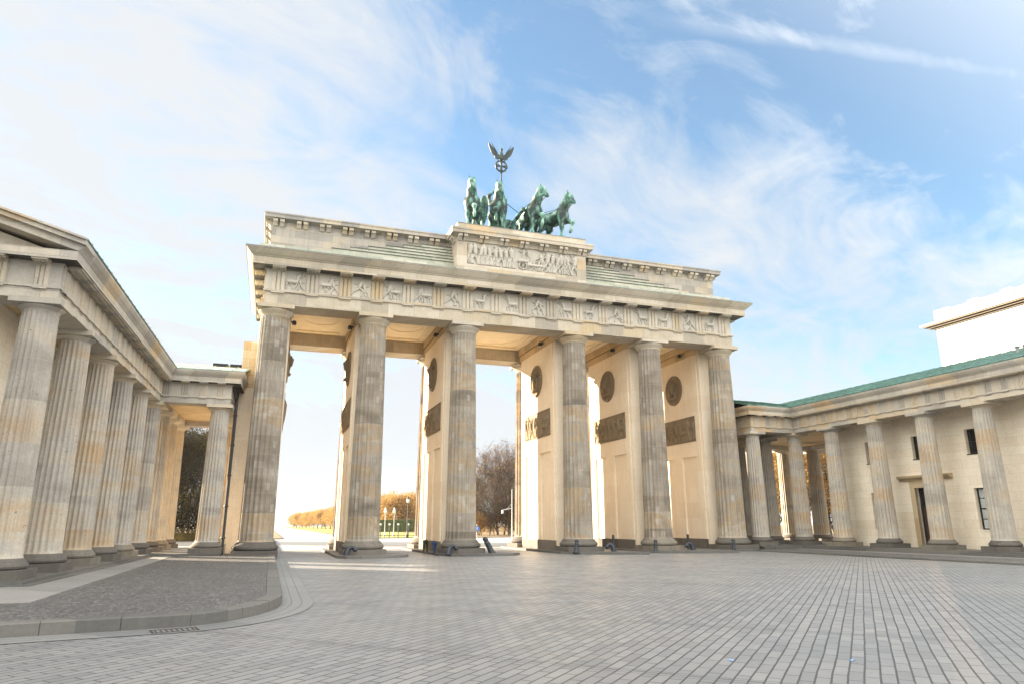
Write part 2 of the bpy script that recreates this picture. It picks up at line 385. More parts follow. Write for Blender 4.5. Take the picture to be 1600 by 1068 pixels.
M['slab'] = ashlar('granite_walk_slabs', [(0.2, (0.22, 0.22, 0.215)), (0.5, (0.27, 0.265, 0.26)), (0.8, (0.30, 0.29, 0.275))], 1.3, 0.8, 0.0, 0.0, stain=0.25, streak=0.0)
M['kerb'] = ashlar('granite_kerb', [(0.2, (0.15, 0.15, 0.145)), (0.5, (0.20, 0.20, 0.19)), (0.8, (0.24, 0.23, 0.215))], 3.0, 2.0, 0.0, 0.0, stain=0.5, streak=0.6, rough=0.6, tint=(0.14, 0.13, 0.11))
M['gutter'] = ashlar('granite_gutter', [(0.2, (0.19, 0.195, 0.195)), (0.8, (0.26, 0.26, 0.255))], 3.0, 2.0, 0.0, 0.0, stain=0.25, streak=0.0, rough=0.5)
M['forecourt'] = ashlar('pale_bounce_forecourt', [(0.2, (0.46, 0.44, 0.41)), (0.8, (0.54, 0.52, 0.48))], 0.5, 0.25, 0.006, 0.4, stain=0.1, streak=0.0)
M['road'] = plain('pale_asphalt', (0.34, 0.33, 0.315), 0.7, 0.15, 0.5)
M['paint'] = plain('road_paint', (0.7, 0.7, 0.68), 0.6, 0.08)
M['grass'] = plain('lawn_grass', (0.24, 0.235, 0.045), 0.9, 0.45, 1.5)
M['earth'] = plain('leaf_litter', (0.16, 0.11, 0.05), 0.95, 0.5, 1.0)
def leaf(name, cols, rough=0.6, trans=0.35):
    m, t, b = new_mat(name)
    g = t.n('NewGeometry')
    oc = t.n('TexCoord').outputs['Object']
    rnd = t.n('ObjectInfo').outputs['Random']
    f = t.math('ADD', t.math('MULTIPLY', g.outputs['Random Per Island'], 0.5), t.math('MULTIPLY', t.noise(oc, 0.55, 3), 0.5))
    f = t.math('ADD', t.math('MULTIPLY', f, 0.8), t.math('MULTIPLY', rnd, 0.2))
    n = len(cols)
    c = t.ramp(f, [(0.2 + 0.6 * i / (n - 1), k) for i, k in enumerate(cols)])
    finish(t, b, c, rough, None, spec=0.2)
    tr = t.n('BsdfTranslucent', Color=c)
    mx = t.n('MixShader', Fac=trans)
    t.t.links.new(b.outputs[0], mx.inputs[1])
    t.t.links.new(tr.outputs[0], mx.inputs[2])
    o = [q for q in t.t.nodes if q.bl_idname == 'ShaderNodeOutputMaterial'][0]
    t.t.links.new(mx.outputs[0], o.inputs[0])
    return m
M['leaf_gold'] = leaf('golden_leaves', [(0.14, 0.08, 0.035), (0.30, 0.17, 0.06), (0.42, 0.27, 0.08), (0.30, 0.22, 0.08)], trans=0.45)
M['leaf_brown'] = leaf('brown_leaves', [(0.09, 0.05, 0.025), (0.18, 0.09, 0.035), (0.26, 0.15, 0.05)])
M['leaf_olive'] = leaf('olive_leaves', [(0.02, 0.018, 0.01), (0.04, 0.034, 0.014), (0.075, 0.058, 0.02), (0.22, 0.16, 0.035)])
M['leaf_hedge'] = leaf('hedge_leaves', [(0.06, 0.08, 0.03), (0.10, 0.12, 0.035), (0.15, 0.16, 0.045)], trans=0.25)
M['bark'] = plain('grey_brown_bark', (0.066, 0.054, 0.042), 0.9, 0.35, 5)
M['bark_dark'] = plain('dark_bark', (0.035, 0.028, 0.024), 0.9, 0.35, 5)
M['lamp_white'] = plain('white_globe', (0.5, 0.5, 0.48), 0.3, 0.03)
M['grey_metal'] = plain('grey_painted_steel', (0.4, 0.4, 0.4), 0.4, 0.05)
M['blue_sign'] = plain('blue_sign_paint', (0.02, 0.12, 0.45), 0.4, 0.05)
M['jeans'] = plain('blue_denim', (0.014, 0.03, 0.085), 0.9, 0.25, 10)
M['dark_cloth'] = plain('dark_olive_cloth', (0.03, 0.032, 0.022), 0.9, 0.25, 10)
M['shoe'] = plain('black_leather', (0.015, 0.014, 0.013), 0.5, 0.1)
M['litter'] = plain('blue_paper', (0.25, 0.42, 0.75), 0.7, 0.05)

# ------------------------------------------------------------------ mesh helper
class MB:
    def __init__(self):
        self.v, self.f = [], []
    def add(self, vs, fs):
        o = len(self.v)
        self.v.extend(tuple(p) for p in vs)
        self.f.extend(tuple(i + o for i in q) for q in fs)
        return self
    def box(self, x0, x1, y0, y1, z0, z1):
        return self.add([(x0, y0, z0), (x1, y0, z0), (x1, y1, z0), (x0, y1, z0), (x0, y0, z1), (x1, y0, z1), (x1, y1, z1), (x0, y1, z1)],
                        [(0, 3, 2, 1), (4, 5, 6, 7), (0, 1, 5, 4), (1, 2, 6, 5), (2, 3, 7, 6), (3, 0, 4, 7)])
    def prism(self, poly, z0, z1):
        """upright prism on a counter-clockwise plan outline"""
        n = len(poly)
        return self.add([(x, y, z0) for x, y in poly] + [(x, y, z1) for x, y in poly],
                        [tuple(range(n - 1, -1, -1)), tuple(range(n, 2 * n))] + [(i, (i + 1) % n, n + (i + 1) % n, n + i) for i in range(n)])
    def extr(self, poly, axis, a, b):
        """outline in the (x,z) or (y,z) plane pushed along y ('y') or x ('x')"""
        n = len(poly)
        pt = (lambda p, t: (p[0], t, p[1])) if axis == 'y' else (lambda p, t: (t, p[0], p[1]))
        fs = [tuple(range(n)), tuple(range(2 * n - 1, n - 1, -1))] + [(i, n + i, n + (i + 1) % n, (i + 1) % n) for i in range(n)]
        return self.add([pt(p, a) for p in poly] + [pt(p, b) for p in poly], fs)
    def sweep(self, path, prof, closed=True, cap=False):
        """run a (offset, z) profile along a plan path with mitred corners; the offset is to the right of travel
        (outwards for a counter-clockwise outline)"""
        n = len(path)
        P = [Vector((p[0], p[1])) for p in path]
        mit = []
        for i in range(n):
            a = (P[i] - P[i - 1]).normalized() if (closed or i > 0) else None
            c = (P[(i + 1) % n] - P[i]).normalized() if (closed or i < n - 1) else None
            if a is None: a = c
            if c is None: c = a
            na, nc = Vector((a.y, -a.x)), Vector((c.y, -c.x))
            mt = (na + nc)
            mit.append(mt / (1 + na.dot(nc)))
        o = len(self.v)
        m = len(prof)
        for i in range(n):
            for off, z in prof:
                q = P[i] + mit[i] * off
                self.v.append((q.x, q.y, z))
        for i in range(n if closed else n - 1):
            j = (i + 1) % n
            for k in range(m - 1):
                self.f.append((o + i * m + k, o + j * m + k, o + j * m + k + 1, o + i * m + k + 1))
        if cap and not closed:
            self.f.append(tuple(o + k for k in range(m)))
            self.f.append(tuple(o + (n - 1) * m + k for k in range(m - 1, -1, -1)))
        return self
    def lathe(self, prof, n=40, c=(0, 0), rad=None, caps=True):
        o = len(self.v)
        m = len(prof)
        for r, z in prof:
            for i in range(n):
                a = 2 * math.pi * i / n
                rr = r * (rad(i, z) if rad else 1)
                self.v.append((c[0] + rr * math.cos(a), c[1] + rr * math.sin(a), z))
        for k in range(m - 1):
            for i in range(n):
                j = (i + 1) % n
                self.f.append((o + k * n + i, o + k * n + j, o + (k + 1) * n + j, o + (k + 1) * n + i))
        if caps:
            self.f.append(tuple(o + i for i in range(n - 1, -1, -1)))
            self.f.append(tuple(o + (m - 1) * n + i for i in range(n)))
        return self
    def tube(self, pts, rad, n=8, caps=True):
        o = len(self.v)
        pts = [Vector(p) for p in pts]
        if isinstance(rad, (int, float)): rad = [rad] * len(pts)
        ref = None
        for i, p in enumerate(pts):
            d = (pts[min(i + 1, len(pts) - 1)] - pts[max(i - 1, 0)])
            d = d.normalized() if d.length > 1e-9 else Vector((0, 0, 1))
            if ref is None:
                ref = d.orthogonal().normalized()
            a = (ref - d * ref.dot(d))
            a = a.normalized() if a.length > 1e-6 else d.orthogonal().normalized()
            ref = a
            b = d.cross(a)
            for k in range(n):
                t = 2 * math.pi * k / n
                q = p + (a * math.cos(t) + b * math.sin(t)) * rad[i]
                self.v.append((q.x, q.y, q.z))
        for i in range(len(pts) - 1):
            for k in range(n):
                j = (k + 1) % n
                self.f.append((o + i * n + k, o + i * n + j, o + (i + 1) * n + j, o + (i + 1) * n + k))
        if caps:
            self.f.append(tuple(o + k for k in range(n - 1, -1, -1)))
            e = o + (len(pts) - 1) * n
            self.f.append(tuple(e + k for k in range(n)))
        return self
    def xform(self, fn, flip=False):
        self.v = [tuple(fn(p)) for p in self.v]
        if flip:
            self.f = [tuple(reversed(q)) for q in self.f]
        return self
    def mesh(self, name, mat, smooth=False):
        me = bpy.data.meshes.new(name)
        me.from_pydata(self.v, [], self.f)
        if mat: me.materials.append(mat)
        if smooth:
            me.polygons.foreach_set('use_smooth', [True] * len(me.polygons))
            try: me.set_sharp_from_angle(angle=R(38))
            except Exception: pass
        me.update()
        return me
    def part(self, name, mat, parent, smooth=False, loc=(0, 0, 0), rz=0.0):
        return place(name, self.mesh(name, mat, smooth), parent, loc, rz)
def place(name, me, parent=None, loc=(0, 0, 0), rz=0.0):
    o = bpy.data.objects.new(name, me)
    COL.objects.link(o)
    if parent: o.parent = parent
    o.location = loc
    o.rotation_euler = (0, 0, rz)
    return o
def tag(o, label=None, cat=None, group=None, kind=None):
    if label: o['label'] = label
    if cat: o['category'] = cat
    if group: o['group'] = group
    if kind: o['kind'] = kind
    return o
def thing(name, label, cat, loc=(0, 0, 0), rz=0.0, group=None):
    return tag(place(name, None, None, loc, rz), label, cat, group)
def copy_tree(o, parent=None):
    c = o.copy()
    COL.objects.link(c)
    if parent: c.parent = parent
    for ch in o.children:
        copy_tree(ch, c)
    return c

# ------------------------------------------------------------------ organic shapes: smooth union of tapered limbs
def surface(caps, h, k=0.06):
    A = np.array([c[0] for c in caps], np.float32); B = np.array([c[1] for c in caps], np.float32)
    ra = np.array([c[2] for c in caps], np.float32); rb = np.array([c[3] for c in caps], np.float32)
    rm = np.maximum(ra, rb)[:, None]
    lo = np.minimum(A - rm, B - rm).min(0) - 3 * h
    hi = np.maximum(A + rm, B + rm).max(0) + 3 * h
    n = np.ceil((hi - lo) / h).astype(int) + 1
    ax = [lo[i] + h * np.arange(n[i], dtype=np.float32) for i in range(3)]
    acc = np.zeros(n, np.float32)
    X, Y, Z = np.meshgrid(*ax, indexing='ij')
    for i in range(len(caps)):
        ab = B[i] - A[i]
        L = float(ab @ ab) + 1e-9
        px, py, pz = X - A[i][0], Y - A[i][1], Z - A[i][2]
        t = np.clip((px * ab[0] + py * ab[1] + pz * ab[2]) / L, 0, 1)
        dd = np.sqrt((px - t * ab[0]) ** 2 + (py - t * ab[1]) ** 2 + (pz - t * ab[2]) ** 2) - (ra[i] + (rb[i] - ra[i]) * t)
        acc += np.exp(np.clip(-dd / k, -60, 60))
    D = -k * np.log(np.maximum(acc, 1e-26))
    ins = D < 0
    c = [ins[a:n[0] - 1 + a, b:n[1] - 1 + b, e:n[2] - 1 + e] for a in (0, 1) for b in (0, 1) for e in (0, 1)]
    s = sum(q.astype(np.int8) for q in c)
    idx = np.argwhere((s > 0) & (s < 8))
    offs = np.array([(a, b, e) for a in (0, 1) for b in (0, 1) for e in (0, 1)])
    vals = np.stack([D[tuple((idx + o).T)] for o in offs], 1)
    pos = np.zeros((len(idx), 3)); cnt = np.zeros((len(idx), 1))
    for i in range(8):
        for j in range(i + 1, 8):
            if np.abs(offs[i] - offs[j]).sum() == 1:
                va, vb = vals[:, i], vals[:, j]
                cr = (va < 0) != (vb < 0)
                t = np.where(cr, va / np.where(cr, va - vb, 1), 0)[:, None]
                pos += np.where(cr[:, None], offs[i] + t * (offs[j] - offs[i]), 0)
                cnt += cr[:, None]
    V = (idx + pos / cnt) * h + lo
    vid = -np.ones(np.array(n) - 1, int)
    vid[tuple(idx.T)] = np.arange(len(idx))
    F = []
    for a in range(3):
        b, e = (a + 1) % 3, (a + 2) % 3
        sl0 = [slice(None)] * 3; sl1 = [slice(None)] * 3
        sl0[a] = slice(0, n[a] - 1); sl1[a] = slice(1, n[a])
        p, q = ins[tuple(sl0)], ins[tuple(sl1)]
        ed = np.argwhere(p != q)
        ed = ed[(ed[:, b] > 0) & (ed[:, e] > 0) & (ed[:, b] < n[b] - 1) & (ed[:, e] < n[e] - 1)]
        eb = np.zeros(3, int); eb[b] = 1
        ee = np.zeros(3, int); ee[e] = 1
        qd = np.stack([vid[tuple((ed - eb - ee).T)], vid[tuple((ed - ee).T)], vid[tuple(ed.T)], vid[tuple((ed - eb).T)]], 1)
        fl = p[tuple(ed.T)]
        qd = np.where(fl[:, None], qd, qd[:, ::-1])
        F.append(qd)
    mb = MB()
    mb.v = [tuple(x) for x in V.tolist()]
    mb.f = [tuple(x) for q in F for x in q.tolist()]
    return mb

# ------------------------------------------------------------------ ground
def ground():
    g = 1500
    tag(MB().add([(-g, -g, 0), (g, -g, 0), (g, g, 0), (-g, g, 0)], [(0, 1, 2, 3)]).part('plaza', M['plaza'], None), kind='structure')
    # sunlit road and park west of the gate
    tag(MB().add([(-13.7, 10.9, 0.004), (15.3, 10.9, 0.004), (15.3, 34, 0.004), (-13.7, 34, 0.004)], [(0, 1, 2, 3)]).part('forecourt', M['forecourt'], None), kind='structure')  # pale sheet added to bounce sunlight up to the passage ceilings
    tag(MB().add([(-400, 34, 0.004), (400, 34, 0.004), (400, 51.0, 0.004), (-400, 51.0, 0.004)], [(0, 1, 2, 3)]).part('road', M['road'], None), kind='structure')
    mk = MB()
    for x in range(-90, 120, 6):
        mk.add([(x, 42.4, 0.008), (x + 3, 42.4, 0.008), (x + 3, 42.55, 0.008), (x, 42.55, 0.008)], [(0, 1, 2, 3)])
    tag(mk.part('road_marking', M['paint'], None), kind='structure')
    tag(MB().box(-3.2, 300, 51.0, 51.3, 0, 0.12).box(-300, -12.5, 51.0, 51.3, 0, 0.12).part('park_kerb', M['kerb'], None), kind='structure')
    tag(MB().add([(-3.2, 51.3, 0.1), (9.5, 51.3, 0.1), (40, 700, 0.1), (-3.0, 700, 0.1)], [(0, 1, 2, 3)]).part('lawn', M['grass'], None), kind='structure')
    tag(MB().add([(9.5, 51.3, 0.1), (700, 51.3, 0.1), (700, 700, 0.1), (40, 700, 0.1)], [(0, 1, 2, 3)]).add([(-700, 51.3, 0.1), (-12.5, 51.3, 0.1), (-12.5, 700, 0.1), (-700, 700, 0.1)], [(0, 1, 2, 3)])
        .add([(-70, 22, 0.01), (-19.5, 22, 0.01), (-19.5, 34, 0.01), (-70, 34, 0.01)], [(0, 1, 2, 3)])
        .add([(27, 17, 0.01), (90, 17, 0.01), (90, 34, 0.01), (27, 34, 0.01)], [(0, 1, 2, 3)]).part('park_ground', M['earth'], None), kind='structure')
    tag(MB().add([(-12.0, 51.4, 0.006), (-3.4, 51.4, 0.006), (-3.2, 900, 0.006), (-14, 900, 0.006)], [(0, 1, 2, 3)]).part('avenue', M['road'], None), kind='structure')

    def walk(line, side, kw, kh, slab_x0, slab_x1, slab_end, far, name_kw):
        """raised pavement: kerb stones along the line, cobbles behind, a slab walk beside the gatehouse"""
        # sample the kerb line into stones
        P = [Vector(p) for p in line]
        dens = []
        for a, b in zip(P, P[1:]):
            n = max(1, int((b - a).length / 0.12))
            dens += [a.lerp(b, i / n) for i in range(n)]
        dens.append(P[-1])
        mb = MB(); acc = 0; cur = [dens[0]]
        stones = []
        for a, b in zip(dens, dens[1:]):
            acc += (b - a).length
            cur.append(b)
            if acc > 1.05:
                stones.append(cur); cur = [b]; acc = 0
        if len(cur) > 1: stones.append(cur)
        inner = []
        def nrm(i):
            a = dens[max(0, i - 1)]; b = dens[min(len(dens) - 1, i + 1)]
            d = (b - a).normalized()
            return Vector((d.y, -d.x)) * side
        N = {id(q): nrm(i) for i, q in enumerate(dens)}
        random.seed(4)
        for st in stones:
            outer = []
            for q in st:
                outer.append(q)
            pull = 0.004
            o2 = list(outer)
            o2[0] = o2[0].lerp(o2[1], min(0.5, pull / max(1e-6, (o2[1] - o2[0]).length)))
            o2[-1] = o2[-1].lerp(o2[-2], min(0.5, pull / max(1e-6, (o2[-2] - o2[-1]).length)))
            inn = [q + N[id(r)] * kw for q, r in zip(o2, outer)]
            poly = [(q.x, q.y) for q in o2] + [(q.x, q.y) for q in reversed(inn)]
            if side > 0: poly = poly[::-1]
            z1 = kh + random.uniform(-0.004, 0.004)
            bev = 0.022
            n = len(o2)
            base = len(mb.v)
            ch = [q + N[id(r)] * bev for q, r in zip(o2, outer)]
            rows = [[(q.x, q.y, 0.0) for q in o2], [(q.x, q.y, z1 - bev) for q in o2], [(q.x, q.y, z1) for q in ch], [(q.x, q.y, z1) for q in inn], [(q.x, q.y, 0.0) for q in inn]]
            vs = [p for r in rows for p in r]
            fs = []
            for r in range(4):
                for i in range(n - 1):
                    fs.append((r * n + i, r * n + i + 1, (r + 1) * n + i + 1, (r + 1) * n + i))
            fs.append((0, n, 2 * n, 3 * n, 4 * n))
            fs.append((n - 1, 5 * n - 1, 4 * n - 1, 3 * n - 1, 2 * n - 1))
            mb.add(vs, fs)
        tag(mb.part('kerb', M['kerb'], None), kind='structure')
        inn = [q + N[id(q)] * (kw + 0.005) for q in dens]
        poly = [(q.x, q.y) for q in inn] + far
        tag(MB().add([(x, y, kh - 0.012) for x, y in poly], [tuple(range(len(poly)))]).part('cobbled_pavement', M['cobble'], None), kind='structure')
        # darker border setts: thin strips just inside the kerb
        sl = MB()
        y = slab_end[1]
        random.seed(9)
        while y < slab_end[0]:
            hh = 0.78
            xs = [slab_x0, slab_x0 + 1.15, slab_x0 + 1.95, slab_x1] if side > 0 else [slab_x1, slab_x1 + 0.9, slab_x1 + 1.9, slab_x0]
            xs = sorted(xs)
            for a, b in zip(xs, xs[1:]):
                sl.box(a + 0.004, b - 0.004, y + 0.004, y + hh - 0.004, kh - 0.05, kh + 0.002 + random.uniform(0, 0.004))
            y += hh
        tag(sl.part('slab_walk', M['slab'], None), kind='structure')
    # left pavement
    L = [(-13.8, 46.0), (-13.8, -21.3)]
    for i in range(0, 13):
        a = R(90 * i / 12)
        L.append((-15.9 + 2.1 * math.cos(a), -22.6 - 3.7 * math.sin(a)))
    L += [(-18.0, -26.62), (-21.0, -27.1), (-30.0, -28.4)]
    walk(L, 1, 0.34, 0.215, -21.6, -18.55, (16.0, -23.2), [(-60, -32), (-60, 46.0)], 'left')
    # gutter rows outside the left kerb
    gm = MB()
    Lg = [Vector(p) for p in L[:16]]
    def off(P, o):
        r = []
        for i, p in enumerate(P):
            a = P[max(0, i - 1)]; b = P[min(len(P) - 1, i + 1)]
            dd = (b - a).normalized()
            r.append(p - Vector((dd.y, -dd.x)) * o)
        return r
    for o0, o1 in ((0.006, 0.21), (0.222, 0.43), (0.442, 0.68)):
        A, B = off(Lg, o0), off(Lg, o1)
        for i in range(len(A) - 1):
            n = max(1, int((A[i + 1] - A[i]).length / 2.6)) if i == 0 else 1
            for j in range(n):
                t0, t1 = j / n, (j + 1) / n
                g_ = 0.004 / max(0.01, (A[i + 1] - A[i]).length) if i == 0 else 0
                a0, a1, b0, b1 = A[i].lerp(A[i + 1], t0 + g_), A[i].lerp(A[i + 1], t1 - g_), B[i].lerp(B[i + 1], t0 + g_), B[i].lerp(B[i + 1], t1 - g_)
                gm.add([(a0.x, a0.y, 0.008), (a1.x, a1.y, 0.008), (b1.x, b1.y, 0.008), (b0.x, b0.y, 0.008)], [(0, 1, 2, 3)])
    tag(gm.part('gutter', M['gutter'], None), kind='structure')
    gj = MB()
    A, B = off(Lg, 0.0), off(Lg, 0.69)
    for i in range(len(A) - 1):
        gj.add([(A[i].x, A[i].y, 0.004), (A[i + 1].x, A[i + 1].y, 0.004), (B[i + 1].x, B[i + 1].y, 0.004), (B[i].x, B[i].y, 0.004)], [(0, 1, 2, 3)])
    tag(gj.part('gutter_joint', M['iron'], None), kind='structure')
    # right pavement
    Rr = [(15.4, 46.0), (15.4, -1.8), (15.45, -3.2), (15.5, -24.0), (15.5, -60.0)]
    walk(Rr, -1, 0.30, 0.10, 18.7, 21.6, (16.0, -44.0), [(80, -60), (80, 46.0)], 'right')
    # low islands the pairs of gate columns stand on
    for c, pts in ((-9.25, [(-10.75, 10.8), (-10.75, -1.3), (-10.3, -2.3), (-9.6, -2.6), (-8.5, -2.45), (-7.4, -2.0), (-6.95, -1.3), (-7.2, 0.5), (-7.75, 1.5), (-7.75, 10.8)]),
                   (-3.70, [(-5.2, 10.8), (-5.2, -0.4), (-4.6, -1.6), (-4.0, -2.0), (-2.4, -2.1), (-1.1, -1.9), (-0.55, -1.3), (-1.0, 0.3), (-2.2, 1.5), (-2.2, 10.8)]),
                   (3.70, [(2.2, 10.8), (2.2, -0.8), (3.0, -1.9), (4.6, -2.8), (6.55, -3.5), (6.75, -3.1), (6.75, 10.8)]),
                   (9.25, [(7.5, 10.8), (7.5, -1.5), (8.1, -2.2), (10.0, -2.9), (12.6, -3.5), (12.9, -3.1), (12.9, 10.8)]),
                   (14.8, [(13.4, 10.8), (13.4, -1.5), (15.38, -1.6), (15.38, 10.8)]),
                   (-14.8, [(-15.9, 10.8), (-15.9, -1.25), (-13.83, -1.25), (-13.83, 10.8)])):
        mb = MB().prism(pts, 0.0, 0.13 if c > -14 else 0.20)
        tag(mb.part('pier_island', M['kerb'], None), kind='structure')
ground()

# ------------------------------------------------------------------ columns
def shaft_mesh(name, mat, z0, z1, r0, r1, fl=20, seg=6):
    n = fl * seg
    prof = []
    H = z1 - z0
    for i in range(9):
        t = i / 8
        r = r0 + (r1 - r0) * t + 0.012 * math.sin(math.pi * t) * r0
        prof.append((r, z0 + H * t))
    prof = [(r0 * 1.07, z0), (r0 * 1.015, z0 + 0.06)] + [(prof[0][0], z0 + 0.14)] + prof[1:8] + [(r1, z1 - 0.12), (r1, z1 - 0.04), (r1 * 1.02, z1)]
    dep = [0, 0.25, 1] + [1] * 8 + [0.1, 0]
    zs = {round(p[1], 5): d_ for p, d_ in zip(prof, dep)}
    def rad(i, z):
        k = (i % seg) / seg
        g = max(0.0, math.sin(math.pi * (k * 1.18 - 0.0))) if k < 0.85 else 0.0
        return 1 - 0.105 * g * zs.get(round(z, 5), 1)
    return MB().lathe(prof, n, (0, 0), rad).mesh(name, mat, True)
def cap_mesh(name, mat, z, rn, z_ab0, z_ab1, half, seg=48):
    h = z_ab0 - z
    mb = MB().lathe([(rn * 1.0, z - 0.02), (rn * 1.05, z + 0.10 * h), (rn * 1.02, z + 0.16 * h), (rn * 1.12, z + 0.4 * h), (rn * 1.24, z + 0.62 * h), (rn * 1.30, z + 0.82 * h), (rn * 1.27, z + 0.97 * h), (rn * 1.1, z_ab0 + 0.003)], seg)
    b = MB().box(-half, half, -half, half, z_ab0, z_ab1)
    mb.add(b.v, b.f)
    return mb.mesh(name, mat, True)
def base_mesh(name, mat, zp0, zp1, zt, r0, half, seg=48):
    h = zt - zp1
    mb = MB().lathe([(r0 * 1.15, zp1 - 0.003), (r0 * 1.27, zp1 + 0.1 * h), (r0 * 1.31, zp1 + 0.3 * h), (r0 * 1.27, zp1 + 0.55 * h), (r0 * 1.18, zp1 + 0.66 * h), (r0 * 1.17, zp1 + 0.74 * h), (r0 * 1.09, zp1 + 0.95 * h), (r0 * 1.06, zt + 0.01)], seg)
    b = MB().box(-half, half, -half, half, zp0, zp1)
    mb.add(b.v, b.f)
    return mb.mesh(name, mat, True)

# ------------------------------------------------------------------ relief carving: figures modelled as a height field
def relief_mesh(name, mat, w_, h_, nx, ny, caps, depth=1.0, frame=0.0):
    xs = np.linspace(-w_ / 2, w_ / 2, nx); zs = np.linspace(0, h_, ny)
    X, Z = np.meshgrid(xs, zs, indexing='ij')
    Hh = np.zeros_like(X)
    for (ax_, az_), (bx_, bz_), r0, r1, lift in caps:
        dx_, dz_ = bx_ - ax_, bz_ - az_
        L = dx_ * dx_ + dz_ * dz_ + 1e-9
        t = np.clip(((X - ax_) * dx_ + (Z - az_) * dz_) / L, 0, 1)
        d2 = (X - ax_ - t * dx_) ** 2 + (Z - az_ - t * dz_) ** 2
        r = r0 + (r1 - r0) * t
        Hh = np.maximum(Hh, np.where(d2 < r * r, np.sqrt(np.maximum(r * r - d2, 0)) * 1.1 + lift, 0))
    Hh[0, :] = Hh[-1, :] = 0
    Hh[:, 0] = Hh[:, -1] = 0
    mb = MB()
    mb.v = [(float(X[i, j]), float(-Hh[i, j] * depth), float(Z[i, j])) for i in range(nx) for j in range(ny)]
    mb.f = [(i * ny + j, (i + 1) * ny + j, (i + 1) * ny + j + 1, i * ny + j + 1) for i in range(nx - 1) for j in range(ny - 1)]
    return mb.mesh(name, mat, False)
def figure(cx, z, h, rng, lean=0.0, stride=0.3, robe=False):
    """standing figure; returns height-field limbs"""
    s = h
    hip = (cx + lean * s * 0.2, z + 0.5 * s)
    sh = (cx + lean * s * 0.45, z + 0.80 * s)
    hd = (cx + lean * s * 0.55, z + 0.93 * s)
    c = [((hip), (sh), 0.095 * s, 0.125 * s, 0.03), (hd, (hd[0], hd[1] + 0.02 * s), 0.07 * s, 0.065 * s, 0.05)]
    for sg in (-1, 1):
        kx = hip[0] + sg * stride * s * rng.uniform(0.25, 0.7)
        fx = kx + sg * stride * s * rng.uniform(-0.2, 0.6)
        k_ = (kx, z + 0.27 * s)
        c += [(hip, k_, 0.075 * s, 0.055 * s, 0.02), (k_, (fx, z + 0.02 * s), 0.05 * s, 0.035 * s, 0.02), ((fx, z + 0.02 * s), (fx + 0.07 * s, z + 0.02 * s), 0.03 * s, 0.025 * s, 0.02)]
        a0 = rng.uniform(-0.9, 1.3)
        e = (sh[0] + sg * 0.2 * s * math.cos(a0), sh[1] + 0.2 * s * math.sin(a0))
        a1 = a0 + rng.uniform(-1.0, 1.4)
        hnd = (e[0] + sg * 0.19 * s * math.cos(a1), e[1] + 0.19 * s * math.sin(a1))
        c += [((sh[0] + sg * 0.09 * s, sh[1]), e, 0.045 * s, 0.04 * s, 0.03), (e, hnd, 0.038 * s, 0.03 * s, 0.03)]
    if robe:
        for q in range(4):
            x0 = hip[0] + (q - 1.5) * 0.07 * s
            c.append(((x0, hip[1]), (x0 + (q - 1.5) * 0.03 * s, z + 0.04 * s), 0.05 * s, 0.045 * s, 0.01))
    return c
def centaur(cx, z, s, rng, face=1):
    b0, b1 = (cx - face * 0.33 * s, z + 0.46 * s), (cx + face * 0.12 * s, z + 0.46 * s)
    c = [(b0, b1, 0.13 * s, 0.12 * s, 0.02)]
    for bx in (b0, b1):
        for q in (-1, 1):
            k = (bx[0] + face * q * 0.09 * s + face * rng.uniform(-0.05, 0.12) * s, z + 0.25 * s)
            c += [(bx, k, 0.065 * s, 0.045 * s, 0.02), (k, (k[0] + rng.uniform(-0.1, 0.06) * s * face, z + 0.03 * s), 0.04 * s, 0.028 * s, 0.02)]
    c.append((b0, (b0[0] - face * 0.2 * s, z + 0.3 * s), 0.04 * s, 0.025 * s, 0.0))
    t0, t1 = (b1[0] + face * 0.02 * s, z + 0.55 * s), (b1[0] + face * 0.08 * s, z + 0.80 * s)
    c += [(t0, t1, 0.085 * s, 0.11 * s, 0.04), ((t1[0] + face * 0.03 * s, z + 0.95 * s), (t1[0] + face * 0.04 * s, z + 0.96 * s), 0.065 * s, 0.06 * s, 0.05)]
    for q in (0.2, 0.9):
        e = (t1[0] + face * 0.2 * s * math.cos(q), t1[1] + 0.2 * s * math.sin(q))
        c += [(t1, e, 0.045 * s, 0.04 * s, 0.03), (e, (e[0] + face * 0.15 * s * math.cos(q + rng.uniform(-0.8, 0.8)), e[1] + 0.15 * s * math.sin(q + 0.4)), 0.038 * s, 0.03 * s, 0.03)]
    return c

# ------------------------------------------------------------------ the gate
XS = [-14.8, -9.25, -3.70, 3.70, 9.25, 14.8]
def triglyph_mesh(name, mat, wd, z0, z1, proud, reg_z, reg_h, gut):
    """three shanks with two grooves and half grooves, the regula with its pegs below"""
    h = wd / 2
    g = wd / 9
    pts = [(-h, 0), (-h, -proud * 0.35), (-h + g * 0.6, -proud), (-g * 1.95, -proud), (-g * 1.45, -proud * 0.15), (-g * 0.95, -proud),
           (g * 0.95, -proud), (g * 1.45, -proud * 0.15), (g * 1.95, -proud), (h - g * 0.6, -proud), (h, -proud * 0.35), (h, 0)]
    zt = z1 - (z1 - z0) * 0.12
    mb = MB().prism(pts, z0, zt)
    mb.box(-h - 0.004, h + 0.004, -proud - 0.012, 0, zt + 0.0005, z1)
    mb.box(-h, h, -proud - 0.03, 0, reg_z - reg_h, reg_z)
    for i in range(6):
        x = -h + wd * (i + 0.5) / 6
        mb.lathe([(gut * 0.75, reg_z - reg_h - gut * 1.2), (gut, reg_z - reg_h - gut * 2.6)][::-1], 8, (x, -proud * 0.5))
    return mb.mesh(name, mat)
